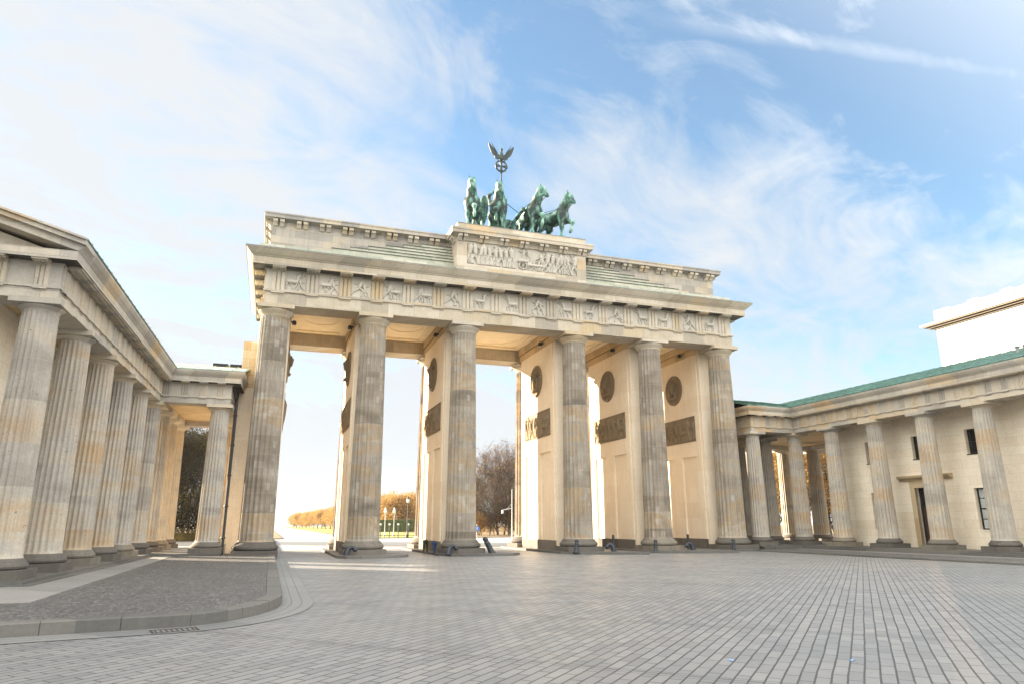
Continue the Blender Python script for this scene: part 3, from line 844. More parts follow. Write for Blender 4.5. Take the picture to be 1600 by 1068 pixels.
def gate():
    G = thing('triumphal_gate', 'monumental sandstone gate with six fluted front columns, a carved frieze and a stepped attic', 'gate')
    rng = random.Random(12)
    sh = shaft_mesh('shaft', M['column'], 0.80, 13.03, 0.885, 0.735)
    cp = cap_mesh('capital', M['detail'], 13.02, 0.735, 13.41, 13.63, 0.98)
    bs = base_mesh('base', M['base'], 0.10, 0.40, 0.82, 0.885, 1.14)
    for y in (0.0, 9.2):
        for x in XS:
            c = place('column', sh, G, (x, y, 0), rng.uniform(0, 0.3))
            place('capital', cp, c, (0, 0, 0), -c.rotation_euler.z)
            place('base', bs, c, (0, 0, 0), -c.rotation_euler.z)
    # piers between front and rear columns
    panel_caps = []
    for c in XS:
        end = abs(c) > 14
        mb = MB()
        mb.box(c - 0.74, c + 0.74, 1.62, 7.58, 0.10, 13.5)
        for sg in (-1, 1):
            xa, xb = sorted((c + sg * 0.741, c + sg * 0.86))
            for ya, yb in ((1.6, 2.15), (4.05, 5.15), (7.05, 7.6)):
                mb.box(xa, xb, ya, yb, 0.72, 6.33)
            mb.box(xa, xb, 1.6, 7.6, 6.33, 13.5)
        mb.box(c - 0.739, c + 0.739, 1.60, 1.619, 0.72, 13.5)
        mb.box(c - 0.739, c + 0.739, 7.581, 7.60, 0.72, 13.5)
        p = mb.part('pier', M['stucco'], G)
        b = MB()
        for sg in (-1, 1):
            xa, xb = sorted((c + sg * 0.742, c + sg * 0.885))
            b.box(xa, xb, 1.575, 7.625, 0.10, 0.72)
        b.box(c - 0.741, c + 0.741, 1.575, 1.6195, 0.10, 0.72).box(c - 0.741, c + 0.741, 7.5805, 7.625, 0.10, 0.72)
        b.part('pier_footing', M['base'], p)
        # anta strips next to the front and rear columns
        for ya, yb in ((1.30, 1.574), (7.626, 7.9)):
            MB().box(c - 0.80, c + 0.80, ya, yb, 0.10, 13.5).part('anta', M['stucco'], p)
        for sg in (-1, 1):
            if end and sg * c > 0:
                continue
            X = c + sg * 0.862
            caps = []
            n = 8
            for i in range(n):
                xx = -2.15 + 4.3 * i / (n - 1) + rng.uniform(-0.1, 0.1)
                if rng.random() < 0.2:
                    caps += centaur(xx, 0.08, 1.25, rng, rng.choice((-1, 1)))
                else:
                    caps += figure(xx, 0.08, rng.uniform(1.25, 1.5), rng, rng.uniform(-0.3, 0.3), 0.25, rng.random() < 0.5)
            me = relief_mesh('relief_panel', M['relief_brown'], 4.85, 1.70, 150, 54, caps, 0.85)
            rot = math.pi / 2 if sg > 0 else -math.pi / 2
            rp = place('relief_panel', me, p, (X + sg * 0.003, 4.6, 7.42), rot)
            fr = MB()
            for a, b_, e, f_ in ((-2.47, 2.47, 1.70, 1.745), (-2.47, 2.47, -0.045, 0.0)):
                fr.box(a, b_, -0.03, 0.0, e, f_)
            fr.box(-2.47, -2.425, -0.03, 0, 0.0, 1.70).box(2.425, 2.47, -0.03, 0, 0.0, 1.70)
            fr.part('panel_frame', M['relief_brown'], rp)
            md = MB()
            ring = []
            for q in range(48):
                t = 2 * math.pi * q / 48
                ring.append((math.cos(t), math.sin(t)))
            prof = [(1.13, 0.0), (1.12, -0.07), (1.06, -0.10), (0.96, -0.09), (0.93, -0.05), (0.90, -0.015)]
            for r_, d_ in prof:
                md.v += [(r_ * a, d_, r_ * b_) for a, b_ in ring]
            for k in range(len(prof) - 1):
                for q in range(48):
                    j = (q + 1) % 48
                    md.f.append((k * 48 + q, k * 48 + j, (k + 1) * 48 + j, (k + 1) * 48 + q))
            md.f.append(tuple(5 * 48 + q for q in range(48)))
            m_ = place('medallion', md.mesh('medallion', M['relief_brown'], True), p, (X + sg * 0.003, 4.6, 11.40), rot)
            cc = figure(0.0, 0.12, 1.25, rng, rng.uniform(-0.2, 0.2), 0.35)
            cc += [((-0.35, 0.12), (0.3, 0.18), 0.13, 0.1, 0.0), ((-0.3, 0.2), (-0.5, 0.75), 0.09, 0.05, 0.0), ((0.25, 0.25), (0.4, 0.9), 0.07, 0.09, 0.0)]
            place('figure', relief_mesh('figure', M['relief_brown'], 1.3, 1.5, 50, 56, cc, 1.9), m_, (0, -0.016, -0.78))
    # inner beams carried along the pier tops, with two fasciae
    for c in XS:
        mb = MB().box(c - 0.82, c + 0.82, 0.901, 8.299, 13.501, 14.0).box(c - 0.90, c + 0.90, 0.901, 8.299, 14.001, 14.5)
        if c == XS[0] or c == XS[-1]:
            pass
        bm_ = mb.part('inner_beam', M['beam'], G)
        for sg in (-1, 1):
            if abs(c) > 14 and sg * c > 0: continue
            lx = c + sg * 0.86
            fl = MB().box(lx, lx + sg * 0.16, 3.20, 3.32, 13.78, 13.86) if sg > 0 else MB().box(lx - 0.16, lx, 3.20, 3.32, 13.78, 13.86)
            fl.lathe([(0.10, 13.62), (0.13, 13.68), (0.13, 13.84), (0.09, 13.9)], 14, (lx + sg * 0.22, 3.26))
            fl_o = fl.part('floodlight', M['iron'], bm_)
            MB().lathe([(0.105, 13.605), (0.105, 13.619)], 14, (lx + sg * 0.22, 3.26)).part('lens', M['lens'], fl_o)
    # ceilings with sunk panel and ring moulding
    for a, b in zip(XS, XS[1:]):
        x0, x1 = a + 0.901, b - 0.901
        y0, y1 = 0.901, 8.299
        mb = MB().box(x0, x1, y0, y1, 14.62, 14.80)
        mb.box(x0, x1, y0, y0 + 0.45, 14.52, 14.619).box(x0, x1, y1 - 0.45, y1, 14.52, 14.619).box(x0, x0 + 0.45, y0 + 0.4505, y1 - 0.4505, 14.52, 14.619).box(x1 - 0.45, x1, y0 + 0.4505, y1 - 0.4505, 14.52, 14.619)
        cx, cy = (x0 + x1) / 2, 4.6
        rr = (x1 - x0) / 2 - 0.6
        n = 64
        o = len(mb.v)
        for r_, z_ in ((rr, 14.62), (rr, 14.58), (rr - 0.12, 14.58), (rr - 0.12, 14.62)):
            for q in range(n):
                t = 2 * math.pi * q / n
                mb.v.append((cx + r_ * math.cos(t), cy + r_ * 1.35 * math.sin(t), z_ - 0.0005))
        for k in range(3):
            for q in range(n):
                j = (q + 1) % n
                mb.f.append((o + k * n + q, o + k * n + j, o + (k + 1) * n + j, o + (k + 1) * n + q))
        mb.part('ceiling', M['ceiling'], G)
    # architrave: front and rear beams and the two flanks
    arch = MB()
    arch.box(-15.5, 15.5, -0.75, 0.90, 13.64, 14.52).box(-15.5, 15.5, 8.30, 9.95, 13.64, 14.52)
    arch.part('architrave', M['ashlar'], G)
    MB().box(-15.5, -15.0, 0.902, 8.298, 13.64, 14.519).box(15.0, 15.5, 0.902, 8.298, 13.64, 14.519).box(-15.35, -14.0, 1.65, 7.55, 12.6, 13.639).box(14.0, 15.35, 1.65, 7.55, 12.6, 13.639).part('flank_beam', M['ashlar'], G)
    rect = [(-15.5, -0.75), (15.5, -0.75), (15.5, 9.95), (-15.5, 9.95)]
    MB().sweep(rect, [(0.003, 14.37), (0.09, 14.37), (0.09, 14.47), (0.003, 14.47)]).part('taenia', M['ashlar'], G)
    MB().sweep(rect, [(-0.02, 14.521), (-0.02, 15.74)]).part('frieze', M['relief_grey'], G)
    co = MB().sweep(rect, [(-0.02, 15.70), (0.09, 15.70), (0.09, 15.80), (0.70, 15.74), (0.72, 15.72), (0.72, 16.14), (0.77, 16.17), (0.80, 16.22), (0.86, 16.25), (0.93, 16.32), (1.02, 16.42), (1.09, 16.51), (1.13, 16.53), (1.13, 16.585)])
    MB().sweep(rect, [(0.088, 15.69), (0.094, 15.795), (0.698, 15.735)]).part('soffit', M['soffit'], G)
    cor = co.part('cornice', M['ashlar'], G)
    MB().sweep(rect, [(1.15, 16.575), (1.15, 16.61), (0.4, 16.80), (-0.6, 16.95)]).part('flashing', M['lead'], cor)
    # triglyphs, mutules, carved metopes on the front and triglyphs on the flanks
    tg = triglyph_mesh('triglyph', M['detail'], 0.72, 14.475, 15.70, 0.085, 14.365, 0.06, 0.034)
    mu = MB().box(-0.37, 0.37, -0.62, -0.02, 15.66, 15.735)
    for r_ in range(3):
        for q in range(6):
            mu.lathe([(0.042, 15.60), (0.034, 15.6595)], 8, (-0.37 + 0.74 * (q + 0.5) / 6, -0.14 - 0.19 * r_))
    mu_me = mu.mesh('mutule', M['detail'])
    for i in range(17):
        x = -14.8 + 1.85 * i
        place('triglyph', tg, G, (x, -0.731, 0))
        place('mutule', mu_me, G, (x, -0.80, 0.0))
    for sg in (-1, 1):
        for q in range(6):
            y = 0.0 + 1.84 * q
            place('triglyph', tg, G, (sg * 15.481, y, 0), sg * math.pi / 2)
            place('mutule', mu_me, G, (sg * 15.55, y, 0.0), sg * math.pi / 2)
    for i in range(16):
        x = -14.8 + 1.85 * (i + 0.5)
        if i % 3 == 2:
            caps = figure(-0.18, 0.1, 0.95, rng, 0.35, 0.5) + figure(0.25, 0.08, 0.8, rng, -0.3, 0.45)
        else:
            fc = rng.choice((-1, 1))
            caps = centaur(-fc * 0.05, 0.1, 0.95, rng, fc)
            if rng.random() < 0.6:
                caps += figure(fc * 0.33, 0.08, rng.uniform(0.6, 0.9), rng, -fc * 0.3, 0.4)
        place('metope', relief_mesh('metope', M['relief_grey'], 1.12, 1.16, 64, 66, caps, 1.35), G, (x, -0.735, 14.50))
    # attic with full-width course, the climbing steps, bracket cornice
    MB().prism([(-16.0, -0.15), (16.0, -0.15), (16.0, 9.35), (-16.0, 9.35)], 16.6, 17.44).part('attic_plinth', M['mossy'], G)
    MB().box(-15.47, 15.47, 0.92, 8.28, 17.2, 19.4).part('attic_wall', M['weathered'], G)
    st, st2, sn, sn2 = MB(), MB(), MB(), MB()
    for k in range(6):
        y = 0.08 + 0.13 * k
        xe = 11.95 - 1.10 * k
        st.box(-xe, -4.3, y, 0.9205, 17.5 + 0.25 * k + (0.001 if k else -0.2), 17.75 + 0.25 * k)
        st2.box(4.3, xe, y, 0.9205, 17.5 + 0.25 * k + (0.001 if k else -0.2), 17.75 + 0.25 * k)
        sn.box(-xe - 0.03, -4.3, y - 0.035, y + 0.05, 17.715 + 0.25 * k, 17.762 + 0.25 * k)
        sn2.box(4.3, xe + 0.03, y - 0.035, y + 0.05, 17.715 + 0.25 * k, 17.762 + 0.25 * k)
    st.part('attic_steps', M['mossy'], G)
    st2.part('attic_steps', M['mossy'], G)
    sn.part('step_edging', M['edging'], G)
    sn2.part('step_edging', M['edging'], G)
    ar = [(-15.47, 0.92), (15.47, 0.92), (15.47, 8.28), (-15.47, 8.28)]
    ac = MB().sweep(ar, [(-0.01, 19.38), (0.06, 19.38), (0.10, 19.42), (0.44, 19.44), (0.44, 19.62), (0.48, 19.66), (0.48, 19.74), (-0.3, 19.82)])
    ac.v += [(-15.2, 1.2, 19.81), (15.2, 1.2, 19.81), (15.2, 8.0, 19.81), (-15.2, 8.0, 19.81)]
    q0 = len(ac.v) - 4
    ac.f.append((q0, q0 + 1, q0 + 2, q0 + 3))
    ac_o = ac.part('attic_cornice', M['weathered'], G)
    # scroll brackets in pairs
    def bracket(dep, hh, ww):
        pts = [(0, 0), (-dep * 0.25, 0.02), (-dep * 0.42, hh * 0.28), (-dep * 0.62, hh * 0.5), (-dep * 0.95, hh * 0.56), (-dep, hh * 0.72), (-dep * 0.98, hh * 0.95), (-dep * 0.9, hh), (0, hh)]
        mb = MB()
        for s_ in (-1, 1):
            mb.extr(pts, 'x', s_ * ww * 0.72 - ww / 2, s_ * ww * 0.72 + ww / 2)
        return mb.mesh('bracket_pair', M['detail'])
    br1 = bracket(0.36, 0.40, 0.27)
    for sg in (-1, 1):
        for k in range(8):
            place('bracket_pair', br1, ac_o, (sg * (15.1 - 1.36 * k), 0.92, 19.02))
    for sg in (-1, 1):
        for k in range(6):
            place('bracket_pair', br1, ac_o, (sg * 15.47, 1.35 + 1.3 * k, 19.02), sg * math.pi / 2)
    # middle block with the long carved panel, carrying the chariot group
    cb = MB()
    x0, x1, ya = -4.43, 4.43, -0.70
    cb.box(x0, x1, ya + 0.12, 7.0, 16.7, 19.3)
    cb.box(x0, -3.76, ya, ya + 0.1195, 16.7, 19.3).box(3.76, x1, ya, ya + 0.1195, 16.7, 19.3).box(-3.7595, 3.7595, ya, ya + 0.1195, 16.7, 17.47).box(-3.7595, 3.7595, ya, ya + 0.1195, 19.02, 19.3)
    cbo = cb.part('attic_block', M['ashlar'], G)
    caps = []
    xx = -3.6
    while xx < -0.55:
        caps += figure(xx, 0.06, rng.uniform(1.2, 1.42), rng, rng.uniform(-0.25, 0.25), 0.22, rng.random() < 0.6)
        xx += rng.uniform(0.27, 0.42)
    wx, wz, wr = -0.02, 0.33, 0.26
    for q in range(16):
        t0, t1 = 2 * math.pi * q / 16, 2 * math.pi * (q + 1) / 16
        caps.append(((wx + wr * math.cos(t0), wz + wr * math.sin(t0)), (wx + wr * math.cos(t1), wz + wr * math.sin(t1)), 0.035, 0.035, 0.05))
    for q in range(4):
        t0 = math.pi * q / 4
        caps.append(((wx - wr * math.cos(t0), wz - wr * math.sin(t0)), (wx + wr * math.cos(t0), wz + wr * math.sin(t0)), 0.02, 0.02, 0.05))
    caps += [((0.2, 0.5), (0.9, 0.5), 0.05, 0.04, 0.03), ((-0.25, 0.62), (0.25, 0.62), 0.12, 0.10, 0.03)]
    caps += figure(0.0, 0.62, 0.8, rng, 0.1, 0.15, True) + figure(0.45, 0.5, 0.85, rng, -0.2, 0.2, True)
    for q in range(3):
        caps += centaur(0.62 + 0.33 * q, 0.05, 0.75, rng, 1)
    xx = 1.35
    while xx < 3.6:
        caps += figure(xx, 0.05, rng.uniform(1.15, 1.42), rng, rng.uniform(-0.5, 0.3), 0.35, rng.random() < 0.4)
        xx += rng.uniform(0.26, 0.4)
    place('relief_panel', relief_mesh('relief_panel', M['relief_grey'], 7.515, 1.55, 360, 76, caps, 1.5), cbo, (0, ya + 0.118, 17.471))
    br = [(x0, ya), (x1, ya), (x1, 7.0), (x0, 7.0)]
    bc = MB().sweep(br, [(-0.01, 19.26), (0.05, 19.26), (0.09, 19.34), (0.40, 19.36), (0.40, 19.56), (0.44, 19.60), (0.44, 19.72), (0.0, 19.76)])
    bco = bc.part('block_cornice', M['ashlar'], cbo)
    br2 = bracket(0.34, 0.40, 0.24)
    for k in range(7):
        place('bracket_pair', br2, cbo, (-4.1 + 8.2 * k / 6, ya, 18.94))
    for sg in (-1, 1):
        for k in range(4):
            place('bracket_pair', br2, cbo, (sg * 4.43, -0.2 + 1.4 * k, 18.94), sg * math.pi / 2)
    MB().box(-4.42, 4.42, -0.77, 6.9, 19.70, 20.15).part('top_slab', M['ashlar'], cbo)
    MB().box(-4.45, 4.45, -0.80, 6.93, 20.150, 20.175).part('slab_cover', M['lead'], cbo)
    # outer flank walls where the halls join
    for sg in (-1, 1):
        xa, xb = sorted((sg * 15.681, sg * 16.42))
        MB().box(xa, xb, 1.75, 7.45, 0.1, 9.3).part('flank_wall', M['stucco' if sg < 0 else 'shaded_flank'], G)  # right wall carries its shade as a dark colour, left stays stucco
        MB().box(xa, xb, 1.72, 7.48, 9.301, 12.0).part('flank_block', M['flank'], G)
        xa, xb = sorted((sg * 14.9, sg * 15.68))
        MB().box(xa, xb, 1.70, 7.5, 0.1, 12.6).part('flank_wall', M['stucco'], G)
    return G
gate()

# ------------------------------------------------------------------ bronze chariot group
def horse_mesh(raise_leg, head_yaw, arch, seed, hres=0.048):
    rng = random.Random(seed)
    c = []
    L = lambda a, b, r0, r1: c.append((a, b, r0, r1))
    L((-0.72, 0, 1.78), (0.05, 0, 1.70), 0.47, 0.46)
    L((0.05, 0, 1.70), (0.60, 0, 1.76), 0.46, 0.47)
    L((-0.78, 0.16, 1.80), (-0.66, 0.22, 1.50), 0.36, 0.28)
    L((-0.78, -0.16, 1.80), (-0.66, -0.22, 1.50), 0.36, 0.28)
    L((0.72, 0.12, 1.72), (0.74, 0.16, 1.48), 0.33, 0.24)
    L((0.72, -0.12, 1.72), (0.74, -0.16, 1.48), 0.33, 0.24)
    # neck and head
    cy, sy = math.cos(head_yaw), math.sin(head_yaw)
    n0, n1, n2 = (0.66, 0, 1.98), (1.02, 0.10 * sy, 2.52), (1.16 + arch, 0.25 * sy, 2.98)
    L(n0, n1, 0.36, 0.26); L(n1, n2, 0.26, 0.185)
    L((0.35, 0, 2.16), (0.80, 0.04 * sy, 2.66), 0.16, 0.13); L((0.80, 0.04 * sy, 2.66), (1.08 + arch, 0.22 * sy, 3.10), 0.13, 0.09)
    def hp(f, l, z):
        return (n2[0] + f * cy - l * sy, n2[1] + f * sy + l * cy, n2[2] + z)
    L(hp(0.0, 0, 0.05), hp(0.18, 0, -0.02), 0.185, 0.185)
    L(hp(0.15, 0, -0.04), hp(0.42, 0, -0.40), 0.165, 0.105)
    L(hp(0.42, 0, -0.40), hp(0.47, 0, -0.50), 0.105, 0.088)
    L(hp(0.08, 0, -0.12), hp(0.28, 0, -0.36), 0.13, 0.07)
    for s in (-1, 1):
        L(hp(0.03, 0.11 * s, 0.16), hp(0.06, 0.16 * s, 0.44), 0.062, 0.03)
    L(hp(0.08, 0, 0.2), hp(0.26, 0, 0.02), 0.05, 0.04)
    # hind legs
    for s in (-1, 1):
        o = 0.14 * s * (1 if seed % 2 else -1)
        L((-0.72, 0.22 * s, 1.52), (-0.60 + o, 0.26 * s, 1.18), 0.27, 0.175)
        L((-0.60 + o, 0.26 * s, 1.18), (-0.98 + o, 0.26 * s, 0.78), 0.155, 0.095)
        L((-0.98 + o, 0.26 * s, 0.78), (-0.90 + o, 0.26 * s, 0.24), 0.085, 0.07)
        L((-0.90 + o, 0.26 * s, 0.24), (-0.80 + o, 0.26 * s, 0.07), 0.08, 0.10)
        L((-0.98 + o, 0.26 * s, 0.78), (-1.04 + o, 0.26 * s, 0.84), 0.08, 0.05)
    # fore legs, one lifted
    for s in (-1, 1):
        if s == raise_leg:
            L((0.74, 0.19 * s, 1.48), (1.22, 0.22 * s, 1.30), 0.20, 0.125)
            L((1.22, 0.22 * s, 1.30), (1.34, 0.22 * s, 1.22), 0.12, 0.105)
            L((1.34, 0.22 * s, 1.22), (1.24, 0.22 * s, 0.74), 0.085, 0.065)
            L((1.24, 0.22 * s, 0.74), (1.14, 0.22 * s, 0.58), 0.075, 0.09)
        else:
            L((0.74, 0.19 * s, 1.48), (0.80, 0.22 * s, 0.90), 0.20, 0.115)
            L((0.80, 0.22 * s, 0.90), (0.80, 0.22 * s, 0.82), 0.115, 0.10)
            L((0.80, 0.22 * s, 0.82), (0.78, 0.22 * s, 0.24), 0.085, 0.066)
            L((0.78, 0.22 * s, 0.24), (0.86, 0.22 * s, 0.07), 0.078, 0.10)
    # tail
    L((-1.14, 0, 2.02), (-1.40, 0, 1.80), 0.11, 0.14); L((-1.40, 0, 1.80), (-1.52, 0, 1.15), 0.15, 0.14); L((-1.52, 0, 1.15), (-1.46, 0, 0.65), 0.13, 0.05)
    return surface(c, hres, 0.055)
def quadriga():
    Q = thing('chariot_statue', 'green bronze four-horse chariot with winged driver and eagle standard on top of the gate', 'statue', (0, 0, 20.175))
    HORSE = [(-2.98, 0.95, (-0.36, -0.93), 1, 0.10, 0.02), (-1.22, 1.0, (-0.20, -0.98), -1, -0.05, -0.02), (1.10, 1.05, (0.16, -0.985), 1, 0.55, 0.05), (2.92, 1.15, (0.55, -0.83), 1, 0.10, -0.02)]
    pl = MB()
    pl.box(-4.0, 4.0, -0.05, 6.2, 0.0, 0.32)
    pl.part('statue_base', M['bronze_dark'], Q)
    for i, (x, y, (dx_, dy_), leg, hy, ar) in enumerate(HORSE):
        mb = horse_mesh(leg, hy, ar, i)
        a = math.atan2(dy_, dx_)
        h = mb.part('horse', M['bronze'], Q, True, (x, y, 0.28), a)
        h.scale = ((0.99, 1.10, 0.99), (1.0, 1.12, 1.01), (1.06, 1.14, 1.05), (1.06, 1.14, 1.05))[i]
        # bridle, collar and girth straps
        br = MB()
        cy, sy = math.cos(hy), math.sin(hy)
        n2 = (1.16 + ar, 0.25 * math.sin(hy), 2.98)
        hp = lambda f, l, z: (n2[0] + f * cy - l * sy, n2[1] + f * sy + l * cy, n2[2] + z)
        for s in (-1, 1):
            br.tube([hp(0.40, 0.10 * s, -0.42), hp(0.12, 0.20 * s, -0.50), (0.95, 0.26 * s, 2.25), (0.45, 0.42 * s, 2.1), (-0.4, 0.42 * s, 2.15)], 0.018, 5)
        ring = [(0.62 + 0.16 * math.sin(t), 0.50 * math.cos(t), 1.80 + 0.47 * math.sin(t)) for t in [2 * math.pi * q / 20 for q in range(21)]]
        br.tube(ring, 0.03, 5)
        ring = [(0.10, 0.475 * math.cos(t), 1.70 + 0.475 * math.sin(t)) for t in [2 * math.pi * q / 20 for q in range(21)]]
        br.tube(ring, 0.03, 5)
        br.part('harness', M['bronze_dark'], h)
    # chariot: curved body, two spoked wheels, the pole that rises between the middle horses
    ch = MB()
    n = 22
    for rr, flip in ((0.95, 0), (0.88, 1)):
        o = len(ch.v)
        for k in range(n + 1):
            t = math.pi * (k / n) + math.pi
            hgt = 1.15 + 0.25 * math.sin(math.pi * k / n)
            ch.v.append((rr * math.cos(t), 3.9 + rr * 1.1 * math.sin(t), 0.95))
            ch.v.append((rr * 1.08 * math.cos(t), 3.9 + rr * 1.18 * math.sin(t), 0.95 + hgt))
        for k in range(n):
            q = (o + 2 * k, o + 2 * k + 2, o + 2 * k + 3, o + 2 * k + 1)
            ch.f.append(q if not flip else q[::-1])
    ch.box(-0.9, 0.9, 3.0, 5.1, 0.85, 0.95)
    rim = [(0.96 * 1.08 * math.cos(math.pi * k / n + math.pi), 3.9 + 0.93 * 1.18 * math.sin(math.pi * k / n + math.pi), 2.1 + 0.25 * math.sin(math.pi * k / n)) for k in range(n + 1)]
    ch.tube(rim, 0.06, 6)
    cho = ch.part('chariot', M['bronze'], Q, False)
    pole = MB().tube([(-0.30, 3.1, 0.85), (0.05, 1.7, 1.50), (0.42, 0.62, 2.12)], [0.15, 0.14, 0.12], 12)
    kn = MB().lathe([(0.02, -0.19), (0.13, -0.13), (0.18, 0.0), (0.13, 0.13), (0.02, 0.19)], 14)
    kn.v = [(p[0] + 0.45, p[1] + 0.54, p[2] + 2.18) for p in kn.v]
    pole.add(kn.v, kn.f)
    pole.part('pole', M['bronze'], cho, True)
    for s in (-1, 1):
        wh = MB()
        x = s * 1.18
        R_ = 0.78
        ring = [(x, 4.2 + R_ * math.cos(t), 0.32 + R_ + R_ * math.sin(t)) for t in [2 * math.pi * q / 28 for q in range(29)]]
        wh.tube(ring, 0.075, 8)
        for q in range(8):
            t = 2 * math.pi * q / 8
            wh.tube([(x, 4.2, 0.32 + R_), (x, 4.2 + R_ * math.cos(t), 0.32 + R_ + R_ * math.sin(t))], [0.06, 0.04], 6)
        wh.tube([(x - 0.14, 4.2, 0.32 + R_), (x + 0.14, 4.2, 0.32 + R_)], 0.13, 10)
        wh.part('wheel', M['bronze'], cho)
    # the driver: robed figure, both hands high on the standard
    gx, gy, gz = -0.46, 3.85, 1.25
    K = 1.3
    P = lambda x, y, z: (gx + K * x, gy + K * y, gz + K * z)
    c = [(P(0, 0.05, 0.2), P(0, 0, 1.25), 0.44, 0.30), (P(-0.15, -0.12, 0.15), P(-0.05, -0.05, 1.2), 0.26, 0.2), (P(0.18, -0.2, 0.15), P(0.05, -0.08, 1.2), 0.24, 0.2),
         (P(0, 0, 1.25), P(0, 0, 1.75), 0.25, 0.27), (P(0, -0.02, 1.85), P(0, -0.02, 2.15), 0.24, 0.13), (P(-0.20, 0, 2.0), P(0.20, 0, 2.0), 0.15, 0.15),
         (P(0, -0.03, 2.15), P(0, -0.04, 2.3), 0.09, 0.09), (P(0, -0.06, 2.42), P(0, -0.08, 2.50), 0.165, 0.155), (P(0, 0.06, 2.46), P(0, 0.14, 2.42), 0.14, 0.11),
         (P(0, -0.21, 2.43), P(0, -0.23, 2.40), 0.03, 0.025),
         (P(-0.30, 0, 2.0), P(-0.45, -0.12, 2.45), 0.115, 0.085), (P(-0.45, -0.12, 2.45), P(0.10, -0.30, 3.05), 0.085, 0.055),
         (P(0.30, 0, 2.0), P(0.50, -0.15, 2.35), 0.115, 0.085), (P(0.50, -0.15, 2.35), P(0.24, -0.30, 2.85), 0.085, 0.055),
         (P(0.10, -0.30, 3.05), P(0.21, -0.31, 3.10), 0.06, 0.05), (P(0.24, -0.30, 2.85), P(0.21, -0.33, 2.94), 0.06, 0.05)]
    c = [(a, b, r0 * K, r1 * K) for a, b, r0, r1 in c]
    dv = surface(c, 0.045, 0.05).part('driver', M['bronze'], Q, True)
    # folded wings: tall feathered blades behind the shoulders
    for s in (-1, 1):
        out_ = [(0.0, 0.0), (0.20, 0.55), (0.34, 1.2), (0.36, 1.8), (0.28, 2.15), (0.10, 2.28), (-0.12, 2.18), (-0.28, 1.85), (-0.36, 1.3), (-0.36, 0.6), (-0.30, -0.1), (-0.16, -0.25)]
        wg = MB()
        n = len(out_)
        for yy, k in ((0.0, 0), (0.12, 1)):
            wg.v += [(p[0], yy + 0.12 * abs(p[0]) + 0.05 * p[1], p[1]) for p in out_]
        wg.f = [tuple(range(n)), tuple(range(2 * n - 1, n - 1, -1))] + [(i, n + i, n + (i + 1) % n, (i + 1) % n) for i in range(n)]
        for q in range(6):
            a = 0.25 + 0.33 * q
            wg.tube([(-0.30 + 0.02 * q, -0.005 + 0.05 * a, a - 0.25), (0.20 - 0.01 * q, -0.005 + 0.05 * a, a + 0.15)], 0.035, 5)
        wg.part('wing', M['bronze'], dv, False, (gx + s * 0.66 - 0.02, gy + 0.40, gz + 1.30), -0.35 * s)
    # standard: staff, oak wreath with cross, crowned eagle with spread wings
    sx, sy_ = gx + 0.27, gy - 0.41
    stf = MB().tube([(sx, sy_, gz + 0.6), (sx, sy_, gz + 5.20)], 0.05, 8)
    stf.lathe([(0.05, gz + 5.00), (0.10, gz + 5.07), (0.05, gz + 5.17)], 10, (sx, sy_))
    so = stf.part('standard', M['bronze_dark'], Q)
    wz = gz + 5.62
    wr = MB()
    rng = random.Random(5)
    ring = [(sx + 0.42 * math.cos(t), sy_, wz + 0.42 * math.sin(t)) for t in [2 * math.pi * q / 36 for q in range(37)]]
    wr.tube(ring, 0.062, 8)
    for q in range(60):
        t = rng.uniform(0, 2 * math.pi)
        r_ = 0.42 + rng.uniform(-0.05, 0.06)
        e = r_ + rng.uniform(-0.02, 0.05)
        wr.tube([(sx + r_ * math.cos(t), sy_ + rng.uniform(-0.07, 0.05), wz + r_ * math.sin(t)), (sx + e * math.cos(t + 0.16), sy_ + rng.uniform(-0.08, 0.06), wz + e * math.sin(t + 0.16))], [0.035, 0.012], 5)
    wr.part('wreath', M['bronze_dark'], so)
    cr = MB()
    for q in range(4):
        a = math.pi / 2 * q
        ca_, sa_ = math.cos(a), math.sin(a)
        pts = [(0.035, -0.045), (0.37, -0.125), (0.37, 0.125), (0.035, 0.045)]
        cr.extr([(sx + p[0] * ca_ - p[1] * sa_, wz + p[0] * sa_ + p[1] * ca_) for p in pts], 'y', sy_ - 0.035, sy_ + 0.035)
    cr.box(sx - 0.046, sx + 0.046, sy_ - 0.034, sy_ + 0.034, wz - 0.046, wz + 0.046)
    cr.part('cross', M['bronze_dark'], so)
    ez = wz + 0.45
    E_ = lambda x, y, z: (sx + 0.9 * x, sy_ + 0.9 * y, ez + 0.9 * z)
    eg = surface([(E_(0, 0.02, 0.22), E_(0, -0.02, 0.55), 0.15, 0.15), (E_(0, -0.02, 0.6), E_(0, -0.04, 0.88), 0.11, 0.075), (E_(0, -0.05, 0.95), E_(0.03, -0.09, 0.98), 0.075, 0.065), (E_(0.06, -0.12, 0.97), E_(0.10, -0.17, 0.92), 0.035, 0.018),
                  (E_(0, 0.05, 0.2), E_(0, 0.14, -0.08), 0.10, 0.07), (E_(-0.08, 0, 0.2), E_(-0.10, -0.02, 0.0), 0.06, 0.045), (E_(0.08, 0, 0.2), E_(0.10, -0.02, 0.0), 0.06, 0.045),
                  (E_(0, -0.04, 1.04), E_(0, -0.04, 1.12), 0.055, 0.03)], 0.028, 0.025)
    ego = eg.part('eagle', M['bronze_dark'], so, True)
